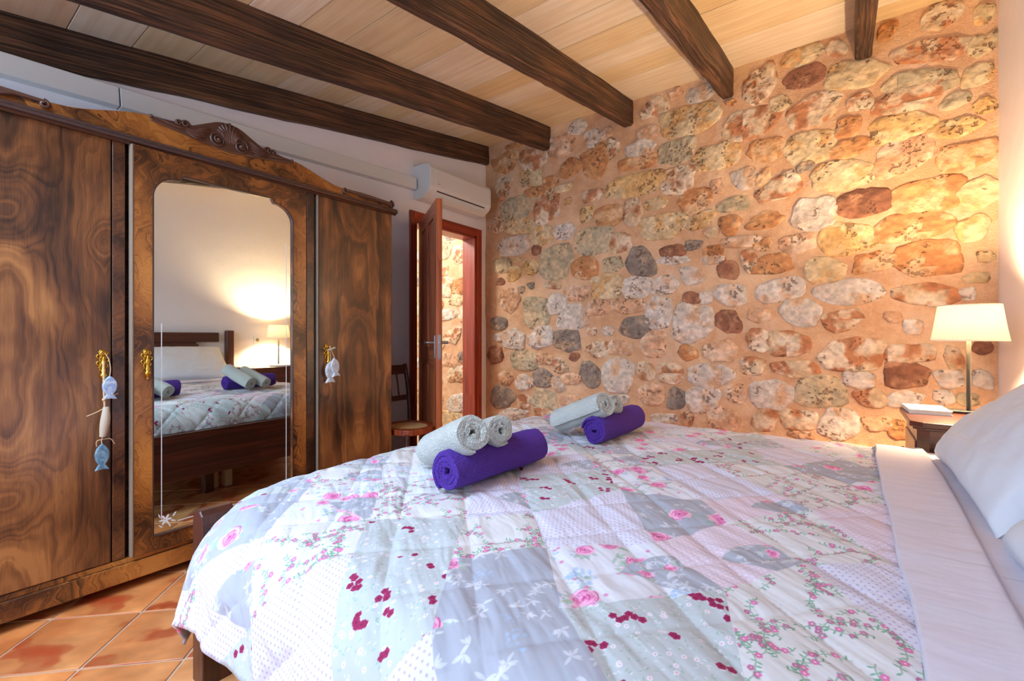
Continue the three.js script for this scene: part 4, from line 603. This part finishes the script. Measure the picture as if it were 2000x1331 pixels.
// ---------- rolled towels ----------
{
  const terry = rep(tex(256, 256, (u, v) => 0.6 * vn(u * 64, v * 64, 771, 64, 64) + 0.4 * vn(u * 128, v * 128, 775, 128, 128), false), 0.12);
  const mk = (c, s) => phy({ color: c, roughness: 1, bumpMap: terry, bumpScale: 0.010, sheen: 0.5, sheenColor: new THREE.Color(s), sheenRoughness: 0.6 });
  const purple = mk(0x6034a8, 0x6a58d8), white = mk(0xe2e4da, 0xf0f0f0);
  const roll = (L, R, turns, seed) => {
    const n = 100, r0 = 0.008, pitch = (R - r0) / turns, th = pitch * 0.74, A = [], B = [];
    for (let i = 0; i <= n; i++) { const k = i / n, a = k * turns * 6.2832, r = r0 + (R - th / 2 - r0) * k, w = 1 + 0.05 * (vn(a * 0.9, seed, 5) - 0.5), e = Math.min(1, (1 - k) * 9 + 0.35) * th / 2; A.push([(r + e) * w * Math.cos(a), (r + e) * w * Math.sin(a)]); B.push([(r - e) * w * Math.cos(a), (r - e) * w * Math.sin(a)]); }
    const g = ni(new THREE.ExtrudeGeometry(shapeOf([...A, ...B.reverse()]), { depth: L - 0.01, steps: 14, bevelEnabled: true, bevelSize: 0.0018, bevelThickness: 0.005, bevelSegments: 2 })).translate(0, 0, -L / 2 + 0.005).rotateZ(seed * 1.7);
    const p = g.attributes.position;
    for (let i = 0; i < p.count; i++) { let x = p.getX(i), y = p.getY(i), z = p.getZ(i); const r = Math.hypot(x, y), a = Math.atan2(y, x), k = 1 + 0.10 * (fb(z * 9 + seed, a * 0.7 + 3, 3, 779) - 0.5) + 0.05 * (vn(z * 40, a * 4, 783 + seed) - 0.5) - 0.05 * (Math.abs(z) / L * 2) ** 6; z += (fb(r * 60, a * 1.2, 2, 787 + seed) - 0.5) * 0.018 * sstep(0.3 * L, 0.5 * L, Math.abs(z)); x *= k; y *= k; p.setXYZ(i, x, y, z); }
    g.deleteAttribute('normal'); const w = mergeVertices(g, 1e-5); w.computeVertexNormals(); return w;
  };
  const lay = (name, A, B, R, turns, mat, seed, label, group) => { const a = new THREE.Vector3(...A), b = new THREE.Vector3(...B), o = solo(name, roll(a.distanceTo(b), R, turns, seed), mat, label, 'towel', group); o.position.copy(a).add(b).multiplyScalar(0.5); o.lookAt(A[0], A[1], A[2]); return o; };
  const g1 = 'rolled bath towels on the quilt', yb = BY + 0.012 + 0.012;
  lay('rolled_towel', [-0.912, yb + 0.052, -0.922], [-0.882, yb + 0.052, -1.34], 0.064, 3.4, purple, 1, 'rolled purple towel nearest the wardrobe, under a white roll', g1);
  lay('rolled_towel', [-0.848, 0.808, -0.97], [-1.135, 0.698, -1.08], 0.060, 3.2, white, 2, 'rolled white towel with big spiral end propped on the near purple roll', g1);
  lay('rolled_towel', [-0.85, 0.796, -1.10], [-1.12, 0.696, -1.20], 0.052, 3.0, white, 3, 'rolled white towel half hidden behind the near white roll', g1);
  lay('rolled_towel', [-0.833, yb + 0.050, -1.69], [-0.82, yb + 0.050, -2.10], 0.062, 3.4, purple, 4, 'rolled purple towel closer to the stone wall', g1);
  lay('rolled_towel', [-0.795, 0.804, -1.725], [-1.055, 0.694, -1.79], 0.058, 3.2, white, 5, 'rolled white towel propped on the far purple roll, spiral end up', g1);
  lay('rolled_towel', [-0.80, 0.788, -1.85], [-1.065, 0.692, -1.91], 0.048, 3.0, white, 6, 'rolled white towel hidden behind the far white roll', g1);
}
// ---------- nightstand with lamp and book ----------
{
  const t = thing('nightstand', 'dark polished wooden nightstand against the stone wall corner', 'nightstand', [0.42, 0, -2.69]);
  const ch = 0.035, hx = 0.19, hz = 0.232, oct = (k) => shapeOf([[-hx - k, -hz - k + ch], [-hx - k + ch, -hz - k], [hx, -hz - k], [hx, hz + k], [-hx - k + ch, hz + k], [-hx - k, hz + k - ch]]);
  const slab = (k, y0, y1, bev) => boxUV(extr(oct(k), y1 - y0 - 2 * bev, bev, 4).rotateX(-Math.PI / 2).translate(0, y0 + bev, 0), 'x');
  part('body', slab(0, 0.08, 0.706, 0.001), M.stand, t);
  part('top', [slab(0.022, 0.714, 0.737, 0.004), slab(0.012, 0.703, 0.715, 0.003)], M.stand, t);
  for (const sx of [-1, 1]) for (const sz of [-1, 1]) part('foot', rb(0.05, 0.085, 0.05, sx * 0.15, 0.0425, sz * 0.185, 0.006), M.stand, t);
  for (const sz of [-1, 1]) { const P = (a, b) => rbm(a, b, 0.13, 0.65, sz * 0.232 - 0.006, sz * 0.232 + 0.006, 0.003); part('side_panel', P(-0.135, -0.075), M.stand, t); part('side_panel', P(-0.062, 0.16), M.stand, t); }
  for (const [y0, y1] of [[0.50, 0.65], [0.12, 0.48]]) { const d = part('drawer', rbm(-0.197, -0.185, y0, y1, -0.19, 0.19, 0.004, 'z'), M.stand, t); part('knob', lathe([[0, 0], [0.006, 0], [0.006, 0.012], [0.014, 0.018], [0.012, 0.026], [0, 0.028]], 16).rotateZ(Math.PI / 2).translate(-0.2, (y0 + y1) / 2, 0), M.brass, d); }
  const l = thing('table_lamp', 'lit bedside lamp with pleated cream shade on a thin dark stem', 'lamp', [0.437, 0.737, -2.855]);
  part('base', rb(0.13, 0.012, 0.09, -0.008, 0.0065, 0, 0.004), M.black, l);
  part('stem', ni(new THREE.CylinderGeometry(0.008, 0.008, 0.385, 16)).translate(0, 0.204, 0), M.black, l);
  const n = 288, P = [], I = [], U = []; for (const [r, y] of [[0.1265, 0.326], [0.118, 0.376], [0.1105, 0.43], [0.1035, 0.483]]) for (let i = 0; i <= n; i++) { const a = i / n * 6.28318, q = r * (1 + 0.014 * Math.cos(i * Math.PI * 0.5)); P.push(q * Math.cos(a), y, q * Math.sin(a)); U.push(i / n, y); }
  for (let j = 0; j < 3; j++) for (let i = 0; i < n; i++) { const a = j * (n + 1) + i; I.push(a, a + n + 1, a + 1, a + 1, a + n + 1, a + n + 2); }
  const sg = new THREE.BufferGeometry(); sg.setAttribute('position', new THREE.Float32BufferAttribute(P, 3)); sg.setAttribute('uv', new THREE.Float32BufferAttribute(U, 2)); sg.setIndex(I); sg.computeVertexNormals();
  const shd = part('shade', sg, phy({ color: 0xf6e8cc, roughness: 1, transmission: 0.011, thickness: 0, side: THREE.DoubleSide }), l);
  part('shade_ring', [ni(new THREE.TorusGeometry(0.1265, 0.0022, 8, 64)).rotateX(Math.PI / 2).translate(0, 0.326, 0), ni(new THREE.TorusGeometry(0.1035, 0.0022, 8, 64)).rotateX(Math.PI / 2).translate(0, 0.483, 0)], std({ color: 0xf2e6d0, roughness: 0.8 }), shd);
  part('bulb', ni(new THREE.SphereGeometry(0.032, 20, 14)).translate(0, 0.415, 0), std({ color: 0xfff0d8, emissive: 0xffc070, emissiveIntensity: 6 }), l);
  const p = new THREE.PointLight(new THREE.Color(1, 0.70, 0.41), 5.6); p.position.set(0, 0.415, 0); p.castShadow = true; p.shadow.radius = 1.5; l.add(p);
  const b = thing('book', 'slim white book lying on the nightstand beside the lamp', 'book', [0.288, 0.7375, -2.80], 0.05);
  part('cover', [rbm(-0.072, 0.072, 0, 0.0025, -0.105, 0.105, 0.001), rbm(-0.072, 0.072, 0.0165, 0.019, -0.105, 0.105, 0.001), rbm(-0.072, -0.0695, 0, 0.019, -0.105, 0.105, 0.001)], M.white, b);
  part('pages', rbm(-0.069, 0.069, 0.0025, 0.0165, -0.102, 0.102, 0.001), std({ color: 0xdcd3c0, roughness: 0.9 }), b);
  const k = thing('wall_socket', 'small white square socket on the wall beside the headboard', 'socket', [XR, 1.0, -2.72]);
  part('plate', rb(0.012, 0.082, 0.082, -0.006, 0.041, 0, 0.004), M.white, k); part('insert', ni(new THREE.CylinderGeometry(0.021, 0.021, 0.006, 20)).rotateZ(Math.PI / 2).translate(-0.011, 0.041, 0), M.edge, k);
}
renderer.render(scene, camera);
